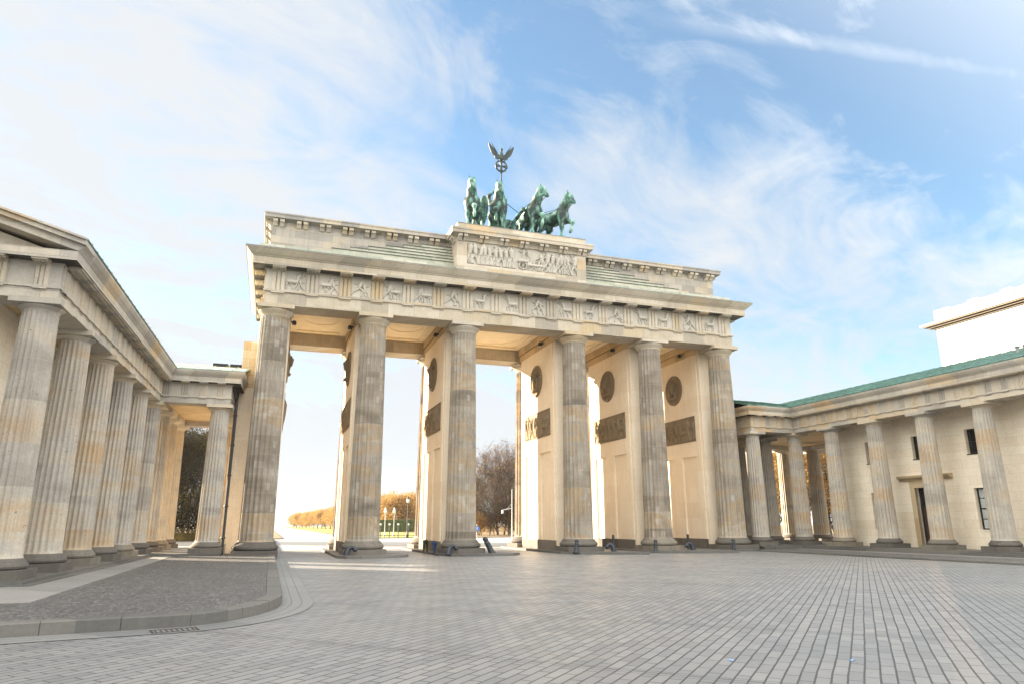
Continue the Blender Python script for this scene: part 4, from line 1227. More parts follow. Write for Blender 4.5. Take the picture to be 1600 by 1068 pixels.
    for s in (-1, 1):
        wp = [(0.05, 0.42), (0.16, 0.56), (0.26, 0.62), (0.30, 0.80), (0.36, 0.95), (0.50, 1.10), (0.66, 1.30), (0.84, 1.58), (0.88, 1.55), (0.85, 1.28), (0.80, 1.06), (0.74, 0.86), (0.68, 0.68), (0.58, 0.50), (0.47, 0.38), (0.44, 0.22), (0.34, 0.12), (0.22, 0.08), (0.08, 0.20)]
        mb = MB().extr([(sx + s * p[0] * 1.12, ez + p[1] * 0.82) for p in wp], 'y', sy_ - 0.03, sy_ + 0.05)
        for q in range(6):
            t = q / 5
            mb.tube([(sx + s * (0.22 + 0.30 * t), sy_ - 0.035, ez + 0.50 + 0.42 * t), (sx + s * (0.40 + 0.38 * t), sy_ - 0.035, ez + 0.42 + 0.9 * t)], 0.02, 5)
        mb.part('wing', M['bronze_dark'], ego)
    # reins from the horses to the chariot rail
    rn = MB()
    for x0, y0, z0, x1 in ((-2.4, 0.6, 2.4, -0.5), (-0.9, 0.4, 2.5, 0.2), (1.25, 0.5, 2.5, 0.3), (3.1, 0.6, 2.3, 0.6)):
        rn.tube([(x0, y0 + 0.6, z0), ((x0 + x1) / 2, 2.2, z0 - 0.25), (x1, 3.2, 2.15)], 0.02, 5)
    rn.tube([(-0.75, 0.55, 2.45), (0.25, 0.9, 2.05), (0.36, 0.8, 2.05)], 0.025, 5).tube([(1.5, 0.7, 2.35), (2.4, 0.75, 2.12)], 0.022, 5)
    rn.part('reins', M['bronze_dark'], Q)
quadriga()

# ------------------------------------------------------------------ the two gatehouses with their connecting halls
def wing(sg, ox, oy, ang, s, d, right):
    if right:
        root = thing('gatehouse', 'right gatehouse with green copper roof, dark windows and a tall door behind its columns', 'gatehouse', (ox, oy, 0), ang)
    else:
        root = thing('gatehouse', 'left gatehouse with a pediment, a dark drainpipe and big veined sandstone columns', 'gatehouse', (ox, oy, 0), ang)
    T = lambda p: (p[0] * sg, p[1], p[2])
    def part(mb, name, mat, parent=None, smooth=False):
        mb.xform(T, sg < 0)
        return mb.part(name, mat, parent or root, smooth)
    WW = 9.4
    YF = -5 * s - 0.5
    sh = shaft_mesh('shaft', M['wing_column'], 0.83, 7.56, 0.56, 0.455, 20, 6)
    cp = cap_mesh('capital', M['wing_detail'], 7.55, 0.455, 7.69, 7.85, 0.64)
    bs = base_mesh('base', M['base'], 0.315, 0.57, 0.84, 0.56, 0.76)
    rng = random.Random(3 + sg)
    spots = [(0, -s * k) for k in range(6)] + [(0, 3.1), (0, 6.15), (0, 9.2), (-d, 0.1), (-d, 9.2), (WW, YF + 0.5), (WW / 2, YF + 0.5)]
    if right:
        spots += [(3.55, 9.2), (6.9, 9.2), (10.4, 9.2), (7.35, 6.2)]
    for x, y in spots:
        c = place('column', sh, root, (x * sg, y, 0), rng.uniform(0, 0.3))
        place('capital', cp, c, (0, 0, 0), -c.rotation_euler.z)
        place('base', bs, c, (0, 0, 0), -c.rotation_euler.z)
    EX = WW + (3.0 if right else 0.0)
    # stylobate with a step
    part(MB().prism([(-0.95, YF - 0.45), (WW + 0.95, YF - 0.45), (WW + 0.95, -0.8), (EX + 0.95, -0.8), (EX + 0.95, 10.2), (-d - 0.75, 10.2), (-d - 0.75, -0.85), (-0.95, -0.85)], 0.02, 0.32), 'stylobate', M['kerb'])
    part(MB().prism([(-1.2, YF - 0.75), (WW + 1.2, YF - 0.75), (WW + 1.2, -1.1), (EX + 1.2, -1.1), (EX + 1.2, 10.5), (-d - 0.75, 10.5), (-d - 0.75, -1.1), (-1.2, -1.1)], 0.01, 0.245), 'step', M['kerb'])
    # beams
    ab = MB()
    z0, z1 = 7.851, 8.19
    ab.box(-0.5, 0.5, YF, 9.7, z0, z1)
    ab.box(0.501, EX + 0.5, YF, YF + 1.0, z0, z1) if not right else ab.box(0.501, WW + 0.5, YF, YF + 1.0, z0, z1)
    ab.box(-d - 0.5, -0.501, -0.5, 0.5, z0, z1)
    ab.box(-d - 0.5, -0.501, 8.7, 9.7, z0, z1).box(0.501, EX + 0.5, 8.7, 9.7, z0, z1)
    ab.box(-d - 0.5, -d + 0.5, 0.501, 8.699, z0, z1)
    ab.box(WW - 0.5, WW + 0.5, YF + 1.001, 8.699, z0, z1)
    part(ab, 'architrave', M['wing_stone'])
    part(MB().box(-d - 0.45, EX + 0.45, -0.45, 9.65, 8.195, 8.35).box(-0.45, WW + 0.45, YF + 0.05, -0.4501, 8.195, 8.35), 'ceiling', M['beam'])
    outline = [(-d - 0.5, 9.7), (-d - 0.5, -0.5), (-0.5, -0.5), (-0.5, YF), (WW + 0.5, YF), (WW + 0.5, -0.5), (EX + 0.501, -0.5), (EX + 0.501, 9.7)]
    if not right:
        outline = [(-d - 0.5, 9.7), (-d - 0.5, -0.5), (-0.5, -0.5), (-0.5, YF), (WW + 0.5, YF), (WW + 0.5, 9.7)]
    part(MB().sweep(outline, [(0.002, 8.165), (0.055, 8.165), (0.055, 8.235), (0.002, 8.235)]), 'taenia', M['wing_stone'])
    part(MB().sweep(outline, [(-0.008, 8.19), (-0.008, 8.95)]), 'frieze', M['wing_stone'])
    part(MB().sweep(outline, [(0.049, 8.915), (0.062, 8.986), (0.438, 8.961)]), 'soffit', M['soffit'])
    cor = part(MB().sweep(outline, [(-0.02, 8.90), (0.05, 8.92), (0.06, 8.99), (0.44, 8.965), (0.45, 8.93), (0.45, 9.17), (0.46, 9.20), (0.02, 9.215)]), 'cornice', M['wing_stone'])
    lat = [(-d - 0.5, 9.7), (-d - 0.5, -0.5), (-0.5, -0.5), (-0.5, YF - 0.46)]
    part(MB().sweep(lat, [(0.40, 9.201), (0.47, 9.205), (0.50, 9.25), (0.57, 9.33), (0.63, 9.44), (0.64, 9.52), (0.3, 9.525)], False), 'gutter_moulding', M['wing_stone'])
    # triglyphs and mutules
    tg = triglyph_mesh('triglyph', M['wing_detail'], 0.36, 8.238, 8.90, 0.05, 8.163, 0.035, 0.018)
    mu = MB().box(-0.20, 0.20, -0.385, -0.02, 8.885, 8.975)
    for r_ in range(2):
        for q in range(6):
            mu.lathe([(0.024, 8.845), (0.019, 8.8855)], 6, (-0.20 + 0.40 * (q + 0.5) / 6, -0.11 - 0.18 * r_))
    mm = mu.mesh('mutule', M['wing_detail'])
    q = s / 4
    rz = -math.pi / 2 * sg
    for k in range(1, 21):
        y = -q * k
        if y < YF + 0.3: break
        place('triglyph', tg, root, (-0.491 * sg, y, 0), rz)
        place('mutule', mm, root, (-0.53 * sg, y, 0), rz)
        place('mutule', mm, root, (-0.53 * sg, y + q / 2, 0), rz)
    place('triglyph', tg, root, (-0.491 * sg, YF + 0.32, 0), rz)
    for k in range(4):
        x = -d + (d - 0.72) * k / 3
        place('triglyph', tg, root, (x * sg, -0.491, 0))
        place('mutule', mm, root, (x * sg, -0.53, 0))
    for k in range(9):
        x = -0.02 + 1.05 * k
        place('triglyph', tg, root, (x * sg, YF + 0.009, 0))
        place('mutule', mm, root, (x * sg, YF - 0.03, 0))
    # roofs
    copper = M['copper'] if right else M['copper_pale']
    xe, zr, mid_ = -0.5 - 0.66, 9.53, WW / 2
    sl = 0.30
    top = zr + sl * (mid_ - xe)
    rf = MB()
    y0, y1 = YF - 0.52, (-0.6)
    rf.extr([(xe, zr), (mid_, top), (WW + 1.16, zr), (WW + 1.16, zr + 0.05), (mid_, top + 0.05), (xe, zr + 0.05)], 'y', y0, 10.3)
    # standing seams
    yy = y0 + 0.5
    while yy < 10:
        rf.add([(xe, yy, zr + 0.05), (mid_, yy, top + 0.05), (mid_, yy, top + 0.085), (xe, yy, zr + 0.085), (xe, yy + 0.03, zr + 0.05), (mid_, yy + 0.03, top + 0.05), (mid_, yy + 0.03, top + 0.085), (xe, yy + 0.03, zr + 0.085)],
               [(0, 1, 2, 3), (7, 6, 5, 4), (3, 2, 6, 7), (0, 3, 7, 4)])
        yy += 0.62
    rfo = part(rf, 'roof', M['copper'])
    ye = -0.5 - 0.66
    sl2 = 0.245
    tp2 = zr + sl2 * (4.6 - ye)
    hr = MB()
    hr.extr([(ye, zr + 0.003), (4.6, tp2), (10.36, zr + 0.003), (10.36, zr + 0.05), (4.6, tp2 + 0.05), (ye, zr + 0.05)], 'x', -d - 1.16, 1.5)
    xx = -d - 1.1
    while xx < 1.4:
        hr.add([(xx, ye, zr + 0.05), (xx, 4.6, tp2 + 0.05), (xx, 4.6, tp2 + 0.09), (xx, ye, zr + 0.09), (xx + 0.03, ye, zr + 0.05), (xx + 0.03, 4.6, tp2 + 0.05), (xx + 0.03, 4.6, tp2 + 0.09), (xx + 0.03, ye, zr + 0.09)],
               [(0, 3, 2, 1), (4, 5, 6, 7), (3, 7, 6, 2), (0, 4, 7, 3)])
        xx += 0.62
    hro = part(hr, 'hall_roof', M['copper_pale'] if not right else copper)
    if not right:
        for xa, xb in ((-d + 0.15, -d + 0.95), (-d - 1.0, -d + 0.02)):
            hb = MB().extr([(3.0, zr + sl2 * (3.0 - ye) + 0.04), (3.0, zr + sl2 * (3.0 - ye) + 0.24), (4.3, zr + sl2 * (4.3 - ye) + 0.08), (4.3, zr + sl2 * (4.3 - ye))], 'x', xa, xb)
            part(hb, 'roof_hatch', M['frame'], hro)
    if right:
        for yv in (-15.1, -15.5):
            part(MB().lathe([(0.10, zr + sl * 3.0), (0.10, zr + sl * 3.0 + 0.30), (0.17, zr + sl * 3.0 + 0.33), (0.04, zr + sl * 3.0 + 0.42)], 10, (xe + 3.0, yv)), 'roof_vent', M['lead'], rfo)
    # pediment towards the square
    sp = 0.30
    zb = 9.215
    xa, xb = -0.5, WW + 0.5
    tym = [(xa, zb), (xb, zb), (mid_, zb + sp * (mid_ - xa) + 0.1)]
    pd = part(MB().extr(tym, 'y', YF + 0.12, YF + 0.5), 'tympanum', M['wing_stone'])
    rk = MB()
    for mirror in (0, 1):
        fx = (lambda x: x) if not mirror else (lambda x: WW - x)
        for off0, off1, yo in ((-0.05, 0.16, 0.42), (0.16, 0.30, 0.56), (0.30, 0.36, 0.64)):
            x0_ = xe + 0.02
            rk.extr([(fx(x0_ + 0.2 if off0 < 0.1 else x0_), zb + off0 + (sp * 0.2 if off0 < 0.1 else 0)), (fx(mid_), zb + off0 + sp * (mid_ - x0_)), (fx(mid_), zb + off1 + sp * (mid_ - x0_)), (fx(x0_), zb + off1)], 'y', YF - yo, YF + 0.4)
    part(rk, 'raking_cornice', M['wing_stone'], pd)
    # walls of the chamber behind the colonnade
    xw = 1.60
    yw0, yw1 = YF + 2.1, -1.35
    wl = MB()
    def wall_with_openings(x, ya, yb, za, zb_, holes, t=0.45):
        ys = sorted(set([ya, yb] + [v for h in holes for v in h[:2]]))
        for a, b in zip(ys, ys[1:]):
            hs = sorted([h for h in holes if h[0] <= a + 1e-6 and h[1] >= b - 1e-6], key=lambda h: h[2])
            z = za
            for h in hs:
                if h[2] > z: wl.box(x, x + t, a, b, z, h[2])
                z = h[3]
            if z < zb_: wl.box(x, x + t, a, b, z, zb_)
    holes = []
    wins = []
    for k in range(4):
        yc = -s * (k + 1.5) + 0.02
        lo_door = (k == 1)
        wins.append((yc, 'u')); holes.append((yc - 0.62, yc + 0.62, 5.45, 6.82))
        if lo_door:
            holes.append((yc - 0.82, yc + 0.82, 0.2801, 3.75))
        else:
            holes.append((yc - 0.62, yc + 0.62, 1.36, 3.58))
    if right:
        # each bay: upper window; lower window or the door
        holes2 = []
        for h in holes: holes2.append(h)
        for k in range(4):
            pass
        ys = sorted(set([yw0, yw1] + [v for h in holes for v in h[:2]]))
        wall_with_openings(xw, yw0, yw1, 0.28, 8.194, holes)
    else:
        wl.box(xw, xw + 0.45, yw0, yw1, 0.28, 8.194)
    wl.box(xw + 0.451, WW - xw, yw1 - 0.45, yw1, 0.28, 8.194)
    wl.box(xw + 0.451, WW - xw, yw0, yw0 + 0.45, 0.28, 8.194)
    wo = part(wl, 'chamber_wall', M['wall_stone'])
    if right:
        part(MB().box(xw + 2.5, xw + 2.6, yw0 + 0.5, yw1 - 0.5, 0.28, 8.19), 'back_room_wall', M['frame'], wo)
        for k in range(4):
            yc = -s * (k + 1.5) + 0.02
            lst = [(yc, 0.62, 5.45, 6.82, 'upper')]
            if k != 1: lst.append((yc, 0.62, 1.36, 3.58, 'lower'))
            for yc_, hw, za, zb_, kind in lst:
                fr = MB()
                xf = xw + 0.22
                ft = 0.07
                fr.box(xf, xf + 0.06, yc_ - hw, yc_ - hw + ft, za, zb_).box(xf, xf + 0.06, yc_ + hw - ft, yc_ + hw, za, zb_)
                fr.box(xf, xf + 0.06, yc_ - hw + ft, yc_ + hw - ft, za, za + ft).box(xf, xf + 0.06, yc_ - hw + ft, yc_ + hw - ft, zb_ - ft, zb_)
                fr.box(xf - 0.005, xf + 0.055, yc_ - 0.035, yc_ + 0.035, za + ft, zb_ - ft)
                nb = 1 if kind == 'upper' else 3
                for r_ in range(nb):
                    zc = za + (zb_ - za) * (r_ + 1) / (nb + 1)
                    tk = 0.04 if r_ == 1 else 0.018
                    fr.box(xf - 0.002, xf + 0.05, yc_ - hw + ft, yc_ - 0.036, zc - tk, zc + tk).box(xf - 0.002, xf + 0.05, yc_ + 0.036, yc_ + hw - ft, zc - tk, zc + tk)
                wdo = part(fr, 'window', M['frame'], wo)
                part(MB().box(xf + 0.025, xf + 0.035, yc_ - hw + ft, yc_ + hw - ft, za + ft, zb_ - ft), 'pane', M['glass'], wdo)
                if kind == 'lower':
                    ct = MB()
                    n = 60
                    for i in range(n + 1):
                        yv = yc_ - hw + 0.1 + (2 * hw - 0.2) * i / n
                        xv = xf + 0.012 + 0.006 * math.sin(i * 1.3)
                        ct.v += [(xv, yv, za + ft), (xv, yv, zb_ - ft)]
                    for i in range(n):
                        ct.f.append((2 * i, 2 * i + 2, 2 * i + 3, 2 * i + 1))
                    part(ct, 'curtain', M['curtain'], wdo)
                part(MB().box(xw - 0.03, xw + 0.2, yc_ - hw - 0.03, yc_ + hw + 0.03, za - 0.055, za - 0.001), 'sill', M['frame' if kind == 'upper' else 'wall_stone'], wdo)
        yc = -s * 2.5 + 0.02
        dr = MB()
        xf = xw + 0.25
        for a, b in ((-0.82, -0.70), (0.70, 0.82)):
            dr.box(xf, xf + 0.1, yc + a, yc + b, 0.281, 3.75)
        dr.box(xf, xf + 0.1, yc - 0.699, yc + 0.699, 3.62, 3.75).box(xf, xf + 0.1, yc - 0.699, yc + 0.699, 2.62, 2.78)
        dr.box(xf + 0.03, xf + 0.08, yc - 0.012, yc + 0.012, 2.781, 3.619)
        dro = part(dr, 'door', M['frame'], wo)
        part(MB().box(xf + 0.04, xf + 0.05, yc - 0.699, yc + 0.699, 2.781, 3.619), 'fanlight', M['glass'], dro)
        for s_ in (-1, 1):
            lf = MB()
            ya, yb = sorted((yc + s_ * 0.005, yc + s_ * 0.699))
            lf.box(xf + 0.03, xf + 0.07, ya, yb, 0.29, 2.619)
            for z0_, z1_ in ((0.4, 0.95), (1.05, 1.75), (1.85, 2.5)):
                lf.box(xf + 0.005, xf + 0.0299, ya + 0.09, yb - 0.09, z0_, z1_)
            part(lf, 'door_leaf', M['door'], dro)
        tr = MB()
        for a, b in ((-1.13, -0.82), (0.82, 1.13)):
            tr.box(xw - 0.07, xw + 0.12, yc + a, yc + b, 0.282, 4.18)
        tr.box(xw - 0.07, xw + 0.12, yc - 0.819, yc + 0.819, 3.76, 4.18)
        tr.extr([(xw - 0.001, 4.181), (xw - 0.12, 4.181), (xw - 0.16, 4.26), (xw - 0.30, 4.33), (xw - 0.34, 4.42), (xw - 0.34, 4.47), (xw - 0.001, 4.50)], 'y', yc - 1.75, yc + 1.75)
        part(tr, 'door_surround', M['door_trim'], wo)
    if not right:
        # drainpipe with brackets in the corner by the gate
        px_ = -d - 0.72
        dp = MB().tube([(px_, 0.62, 0.2), (px_, 0.62, 8.2), (px_ + 0.1, 0.30, 8.7), (px_ + 0.25, 0.0, 9.0)], 0.085, 10)
        for z in (1.0, 2.6, 4.2, 5.8, 7.4):
            dp.lathe([(0.105, z), (0.118, z + 0.04), (0.105, z + 0.08)], 10, (px_, 0.62))
        part(dp, 'drainpipe', M['iron'])
        part(MB().box(-d - 0.85, -d - 0.58, 0.75, 1.2, 0.14, 0.75), 'footing', M['wing_stone'])
    return root
wing(-1, -20.50, -0.30, -R(1.3), 3.48, 3.35, False)
wing(1, 20.69, 0.10, R(1.1), 3.475, 3.54, True)

# ------------------------------------------------------------------ white building behind the right gatehouse
def white_building():
    B = thing('stone_building', 'white limestone building with a latticed roof parapet rising behind the right gatehouse', 'building', (40, 3.2, 0))
    MB().box(0, 26, -34, 0, 0, 18.35).part('wall', M['white_wall'], B)
    rect = [(0, -34), (26, -34), (26, 0), (0, 0)]
    for k, (o, z0, z1) in enumerate(((0.18, 18.12, 18.2), (0.45, 18.24, 18.32), (0.72, 18.36, 18.44))):
        MB().sweep(rect, [(-0.02, z0), (o, z0), (o, z1), (-0.02, z1)]).part('cornice_band', M['bronze_strip'], B)
    MB().sweep(rect, [(-0.03, 18.45), (0.85, 18.45), (0.86, 18.60), (0.0, 18.66)]).part('cornice', M['white_wall'], B)
    for a, b in ((-1.45, 0.0), (-4.15, -3.25), (-6.95, -6.1), (-10.4, -9.4), (-13.6, -12.6), (-17, -16)):
        MB().box(0.0, 3.0 if b == 0 else 0.6, a, b, 18.6, 19.80).part('parapet_pier', M['white_wall'], B)
    for a, b in ((-3.249, -1.451), (-6.099, -4.151), (-9.399, -6.951), (-12.599, -10.401)):
        lt = MB()
        lt.box(0.2, 0.3, a, b, 19.55, 19.68).box(0.2, 0.3, a, b, 18.6, 18.72)
        y = a + 0.09
        while y < b - 0.05:
            z = 18.80
            while z < 19.53:
                lt.box(0.22, 0.28, y - 0.045, y + 0.045, z - 0.03, z + 0.05)
                z += 0.17
            lt.box(0.235, 0.265, y - 0.02, y + 0.02, 18.7201, 19.5499)
            y += 0.17
        lt.part('lattice', M['white_wall'], B)
white_building()
def south_shade_building():  # out of view; added so its shadow covers the foreground
    B = thing('stone_building', 'unseen pale stone house left of the square, added to shade the foreground', 'building', (-33, -8, 0))
    MB().box(-24, 0, -46, 0, 0, 18.35).part('wall', M['white_wall'], B)
    MB().sweep([(-24, -46), (0, -46), (0, 0), (-24, 0)], [(-0.03, 18.1), (0.5, 18.2), (0.85, 18.45), (0.86, 18.60), (0.0, 18.66)]).part('cornice', M['white_wall'], B)
    for z in (2.0, 6.2, 10.2, 14.2):
        for k in range(9):
            y = -3.5 - 4.8 * k
            wd = MB().box(0.0, 0.06, y - 0.75, y - 0.65, z, z + 2.4).box(0.0, 0.06, y + 0.65, y + 0.75, z, z + 2.4).box(0, 0.06, y - 0.65, y + 0.65, z, z + 0.1).box(0, 0.06, y - 0.65, y + 0.65, z + 2.3, z + 2.4)
            wo = wd.part('window', M['frame'], B)
            MB().box(0.01, 0.03, y - 0.65, y + 0.65, z + 0.1, z + 2.3).part('pane', M['glass'], wo)
south_shade_building()

# ------------------------------------------------------------------ trees
def grow(seed, H, spread, kids, trunk_h, r0, up=0.35, droop=0.0, twist=0.25):
    """limbs as (points, radii); returns limbs and the ends of the finest twigs"""
    rng = random.Random(seed)
    limbs, tips = [], []
    def limb(p, d, L, r, lev):
        n = 4 if lev < 2 else 3
        pts, rad = [p], [r]
        q, dd = p, d
        for i in range(n):
            dd = (dd + Vector((rng.uniform(-twist, twist), rng.uniform(-twist, twist), rng.uniform(-0.08, 0.12) + up * 0.25 - droop * 0.2))).normalized()
            q = q + dd * (L / n)
            pts.append(q); rad.append(r * (1 - 0.72 * (i + 1) / n))
        limbs.append((pts, rad, lev))
        if lev >= len(kids):
            tips.append((pts[-1], dd)); tips.append((pts[-2], dd))
            return
        for k in range(kids[lev]):
            t = (trunk_h + (1 - trunk_h) * (k + rng.random()) / kids[lev]) if lev == 0 else rng.uniform(0.25, 1.0)
            f = t * n
            i = min(n - 1, int(f))
            b = pts[i].lerp(pts[i + 1], f - i)
            az = rng.uniform(0, 2 * math.pi) if lev else 2.4 * k + rng.uniform(-0.4, 0.4)
            base = pts[i + 1] - pts[i]
            base = base.normalized()
            s1 = base.orthogonal().normalized(); s2 = base.cross(s1)
            sp = rng.uniform(0.55, 1.0) * spread
            nd = (base * (1.0 - 0.35 * sp) + (s1 * math.cos(az) + s2 * math.sin(az)) * sp + Vector((0, 0, up * 0.6))).normalized()
            limb(b, nd, L * rng.uniform(0.42, 0.62) * (1.15 - 0.4 * t if lev == 0 else 1), max(0.008, rad[i] * 0.55), lev + 1)
    limb(Vector((0, 0, 0)), Vector((0, 0, 1)), H * 0.78, r0, 0)
    return limbs, tips
def tree_meshes(name, seed, H, spread, kids, trunk_h, r0, bark, leafmat, nleaf, lsize, scatter, up=0.35, twist=0.25, low=False):
    limbs, tips = grow(seed, H, spread, kids, trunk_h, r0, up, 0.0, twist)
    tk, tw = MB(), MB()
    for pts, rad, lev in limbs:
        (tk if lev < 2 else tw).tube(pts, rad, 7 if lev == 0 else (5 if lev == 1 else 3), False)
    rng = random.Random(seed + 1)
    lf = MB()
    for i in range(nleaf):
        p, dd = tips[rng.randrange(len(tips))]
        c = p + Vector((rng.gauss(0, scatter), rng.gauss(0, scatter), rng.gauss(0, scatter * 0.8)))
        if c.z < 0.4: continue
        a = Vector((rng.gauss(0, 1), rng.gauss(0, 1), rng.gauss(0, 1))).normalized()
        b = a.orthogonal().normalized()
        s_ = lsize * rng.uniform(0.6, 1.3)
        e = a.cross(b)
        lf.add([c - b * s_, c - e * s_ * 0.55 + a * s_ * 0.15, c + b * s_, c + e * s_ * 0.55 + a * s_ * 0.15], [(0, 1, 2, 3)])
    res = [('trunk', tk.mesh('trunk', bark, True)), ('twigs', tw.mesh('twigs', bark))]
    if nleaf: res.append(('crown', lf.mesh('crown', leafmat)))
    return res
TREE = {
    'bare': tree_meshes('bare', 3, 13.0, 1.0, [17, 8, 6, 5], 0.05, 0.20, M['bark'], M['leaf_brown'], 1900, 0.11, 0.4, 0.28),
    'bare2': tree_meshes('bare2', 8, 13.0, 0.95, [17, 8, 6, 5], 0.04, 0.18, M['bark'], M['leaf_brown'], 1500, 0.11, 0.4, 0.35),
    'dark': tree_meshes('dark', 21, 11.0, 0.9, [15, 8, 6, 5], 0.04, 0.17, M['bark_dark'], M['leaf_olive'], 9000, 0.10, 0.45, 0.4),
    'gold': tree_meshes('gold', 31, 12.0, 1.0, [14, 7, 5], 0.05, 0.22, M['bark'], M['leaf_gold'], 9500, 0.24, 0.85, 0.15),
    'gold2': tree_meshes('gold2', 37, 12.0, 1.05, [13, 7, 5], 0.05, 0.22, M['bark'], M['leaf_gold'], 8500, 0.25, 0.9, 0.1),
    'shrub': tree_meshes('shrub', 44, 3.4, 1.1, [10, 6, 4], 0.05, 0.05, M['bark_dark'], M['leaf_gold'], 3600, 0.085, 0.28, 0.2),
    'beech': tree_meshes('beech', 52, 13.0, 0.95, [13, 8, 5], 0.06, 0.2, M['bark_dark'], M['leaf_gold'], 9500, 0.13, 0.5, 0.25),
}
def tree(kind, name, label, x, y, sc, rz, group, sz=1.0, z=0.0):
    t = thing(name, label, 'tree' if name != 'shrub' else 'shrub', (x, y, z), rz, group)
    t.scale = (sc, sc, sc * sz)
    for nm, me in TREE[kind]:
        place(nm, me, t)
    return t
rng = random.Random(77)
# behind the left hall: dark bare trees with a little yellow foliage
for x, y, s_, lab in ((-28.4, 42, 0.98, 'dark leafless tree behind the left hall, nearest the golden columns'), (-25.0, 40, 1.0, 'dark leafless tree in the middle of the left hall opening'),
                      (-22.0, 41, 0.92, 'dark leafless tree behind the left hall, beside the single end column'), (-26.9, 47, 1.12, 'taller dark tree far back behind the left hall'),
                      (-23.2, 48, 1.0, 'dark tree far back behind the single end column of the left hall'), (-31.5, 44, 1.0, 'dark tree hidden mostly behind the golden columns of the left hall'),
                      (-20.0, 44, 0.95, 'dark tree behind the end column of the left hall, nearest the gate')):
    tree('dark', 'bare_tree', lab, x, y, s_, rng.uniform(0, 6), 'dark trees behind the left hall')
for x, y, s_, lab in ((-26.4, 36.5, 0.95, 'low dark shrub at the foot of the trees left in the left hall opening'), (-23.9, 36.8, 1.05, 'low dark shrub in the middle of the left hall opening'), (-21.6, 36.4, 1.1, 'low dark shrub at the foot of the trees beside the single end column'),
                      (-28.0, 38.5, 1.25, 'larger dark shrub beside the golden columns of the left hall'), (-25.2, 38.0, 1.35, 'larger dark shrub behind the low ones in the left hall opening'), (-22.9, 38.3, 1.3, 'larger dark shrub behind the low ones near the single end column')):
    sh_ = tree('shrub', 'shrub', lab, x, y, s_, rng.uniform(0, 6), 'shrubs behind the left hall')
    for ch in sh_.children:
        if ch.name.startswith('crown'):
            ch.material_slots[0].link = 'OBJECT'
            ch.material_slots[0].material = M['leaf_olive']
# right of the middle passage: tall bare brown trees with yellow undergrowth
for kind, x, y, s_, lab in (('bare', 15.2, 66, 0.80, 'tall bare brown tree beside the third front column from the left'), ('bare2', 17.6, 70, 0.98, 'tall bare brown tree in the left half of the middle passage'),
                            ('bare', 19.6, 66, 1.08, 'tallest bare brown tree in the middle passage'), ('bare2', 21.6, 69, 1.02, 'tall bare brown tree behind the white pole'),
                            ('bare', 23.6, 72, 1.08, 'tall bare brown tree beside the sunlit rear column'), ('bare2', 26.5, 70, 1.0, 'bare brown tree hidden behind the sunlit rear column'), ('bare', 13.0, 74, 0.85, 'bare brown tree behind the third front column from the left')):
    tree(kind, 'bare_tree', lab, x, y, s_ * 0.93, rng.uniform(0, 6), 'bare trees beyond the middle passage')
for k, (x, y, s_) in enumerate(((14.0, 61.5, 0.42), (15.6, 62.5, 0.5), (17.0, 61.8, 0.46), (18.6, 62.6, 0.55), (20.0, 61.9, 0.48), (21.4, 62.3, 0.52), (22.8, 61.7, 0.5), (24.3, 62.5, 0.55))):
    tree('bare2' if k % 2 else 'bare', 'bare_tree', 'small bare tree in the front row of the middle passage, %s from the left' % ('first', 'second', 'third', 'fourth', 'fifth', 'sixth', 'seventh', 'eighth')[k], x, y, s_, rng.uniform(0, 6), 'small bare trees beyond the middle passage')
for k, (x, y, s_) in enumerate(((14.6, 62, 0.9), (16.2, 63.5, 1.15), (18.4, 64, 1.0), (20.6, 63, 1.25), (22.3, 64, 1.0), (24.4, 63, 1.1))):
    tree('shrub', 'shrub', 'yellow autumn shrub under the bare trees, %s from the third front column' % ('nearest', 'second', 'third', 'fourth', 'fifth', 'farthest')[k], x, y, s_, rng.uniform(0, 6), 'yellow shrubs under the bare trees')
# golden avenue trees
av = [(15.0, 150, 0.86), (18.5, 142, 0.98), (22.5, 150, 1.05), (26.5, 146, 1.1), (31, 150, 1.0), (10.5, 165, 0.95), (13.5, 178, 1.05), (9.0, 200, 0.95), (20, 172, 1.1), (27, 170, 1.1)]
for k, (x, y, s_) in enumerate(av):
    tree('gold' if k % 2 else 'gold2', 'autumn_tree', 'golden autumn tree over the hedge beyond the second gap, %s along the row' % ('first', 'second', 'third', 'fourth', 'fifth', 'sixth', 'seventh', 'eighth', 'ninth', 'tenth')[k], x, y, s_, rng.uniform(0, 6), 'golden trees along the avenue', 0.72)
for k in range(15):
    x = -3.2 + 1.05 * k + rng.uniform(-0.3, 0.3)
    y = 330 - 9.5 * k
    tree('gold' if k % 2 else 'gold2', 'autumn_tree', 'distant golden tree in the low line seen through the first gap, beside the avenue', x + 0.6, y, 0.66 + 0.008 * k, rng.uniform(0, 6), 'distant golden trees along the avenue', 0.78)
# behind the right hall: copper-leaved beeches
for x, y, s_, lab in ((43.5, 31, 0.8, 'golden leaved tree behind the right hall, nearest the gate'), (46.0, 30, 0.82, 'golden leaved tree framed by the first opening of the right hall'), (48.2, 33, 0.85, 'golden leaved tree between the two sunlit openings of the right hall'),
                      (50.8, 30, 0.82, 'golden leaved tree framed by the second opening of the right hall'), (53.5, 32, 0.84, 'golden leaved tree behind the sunlit rear columns of the right hall'), (45, 37, 0.92, 'taller tree far back behind the right hall, left one'), (51.5, 38, 0.92, 'taller tree far back behind the right hall, right one')):
    tree('beech', 'autumn_tree', lab, x, y, s_, rng.uniform(0, 6), 'golden trees behind the right hall')
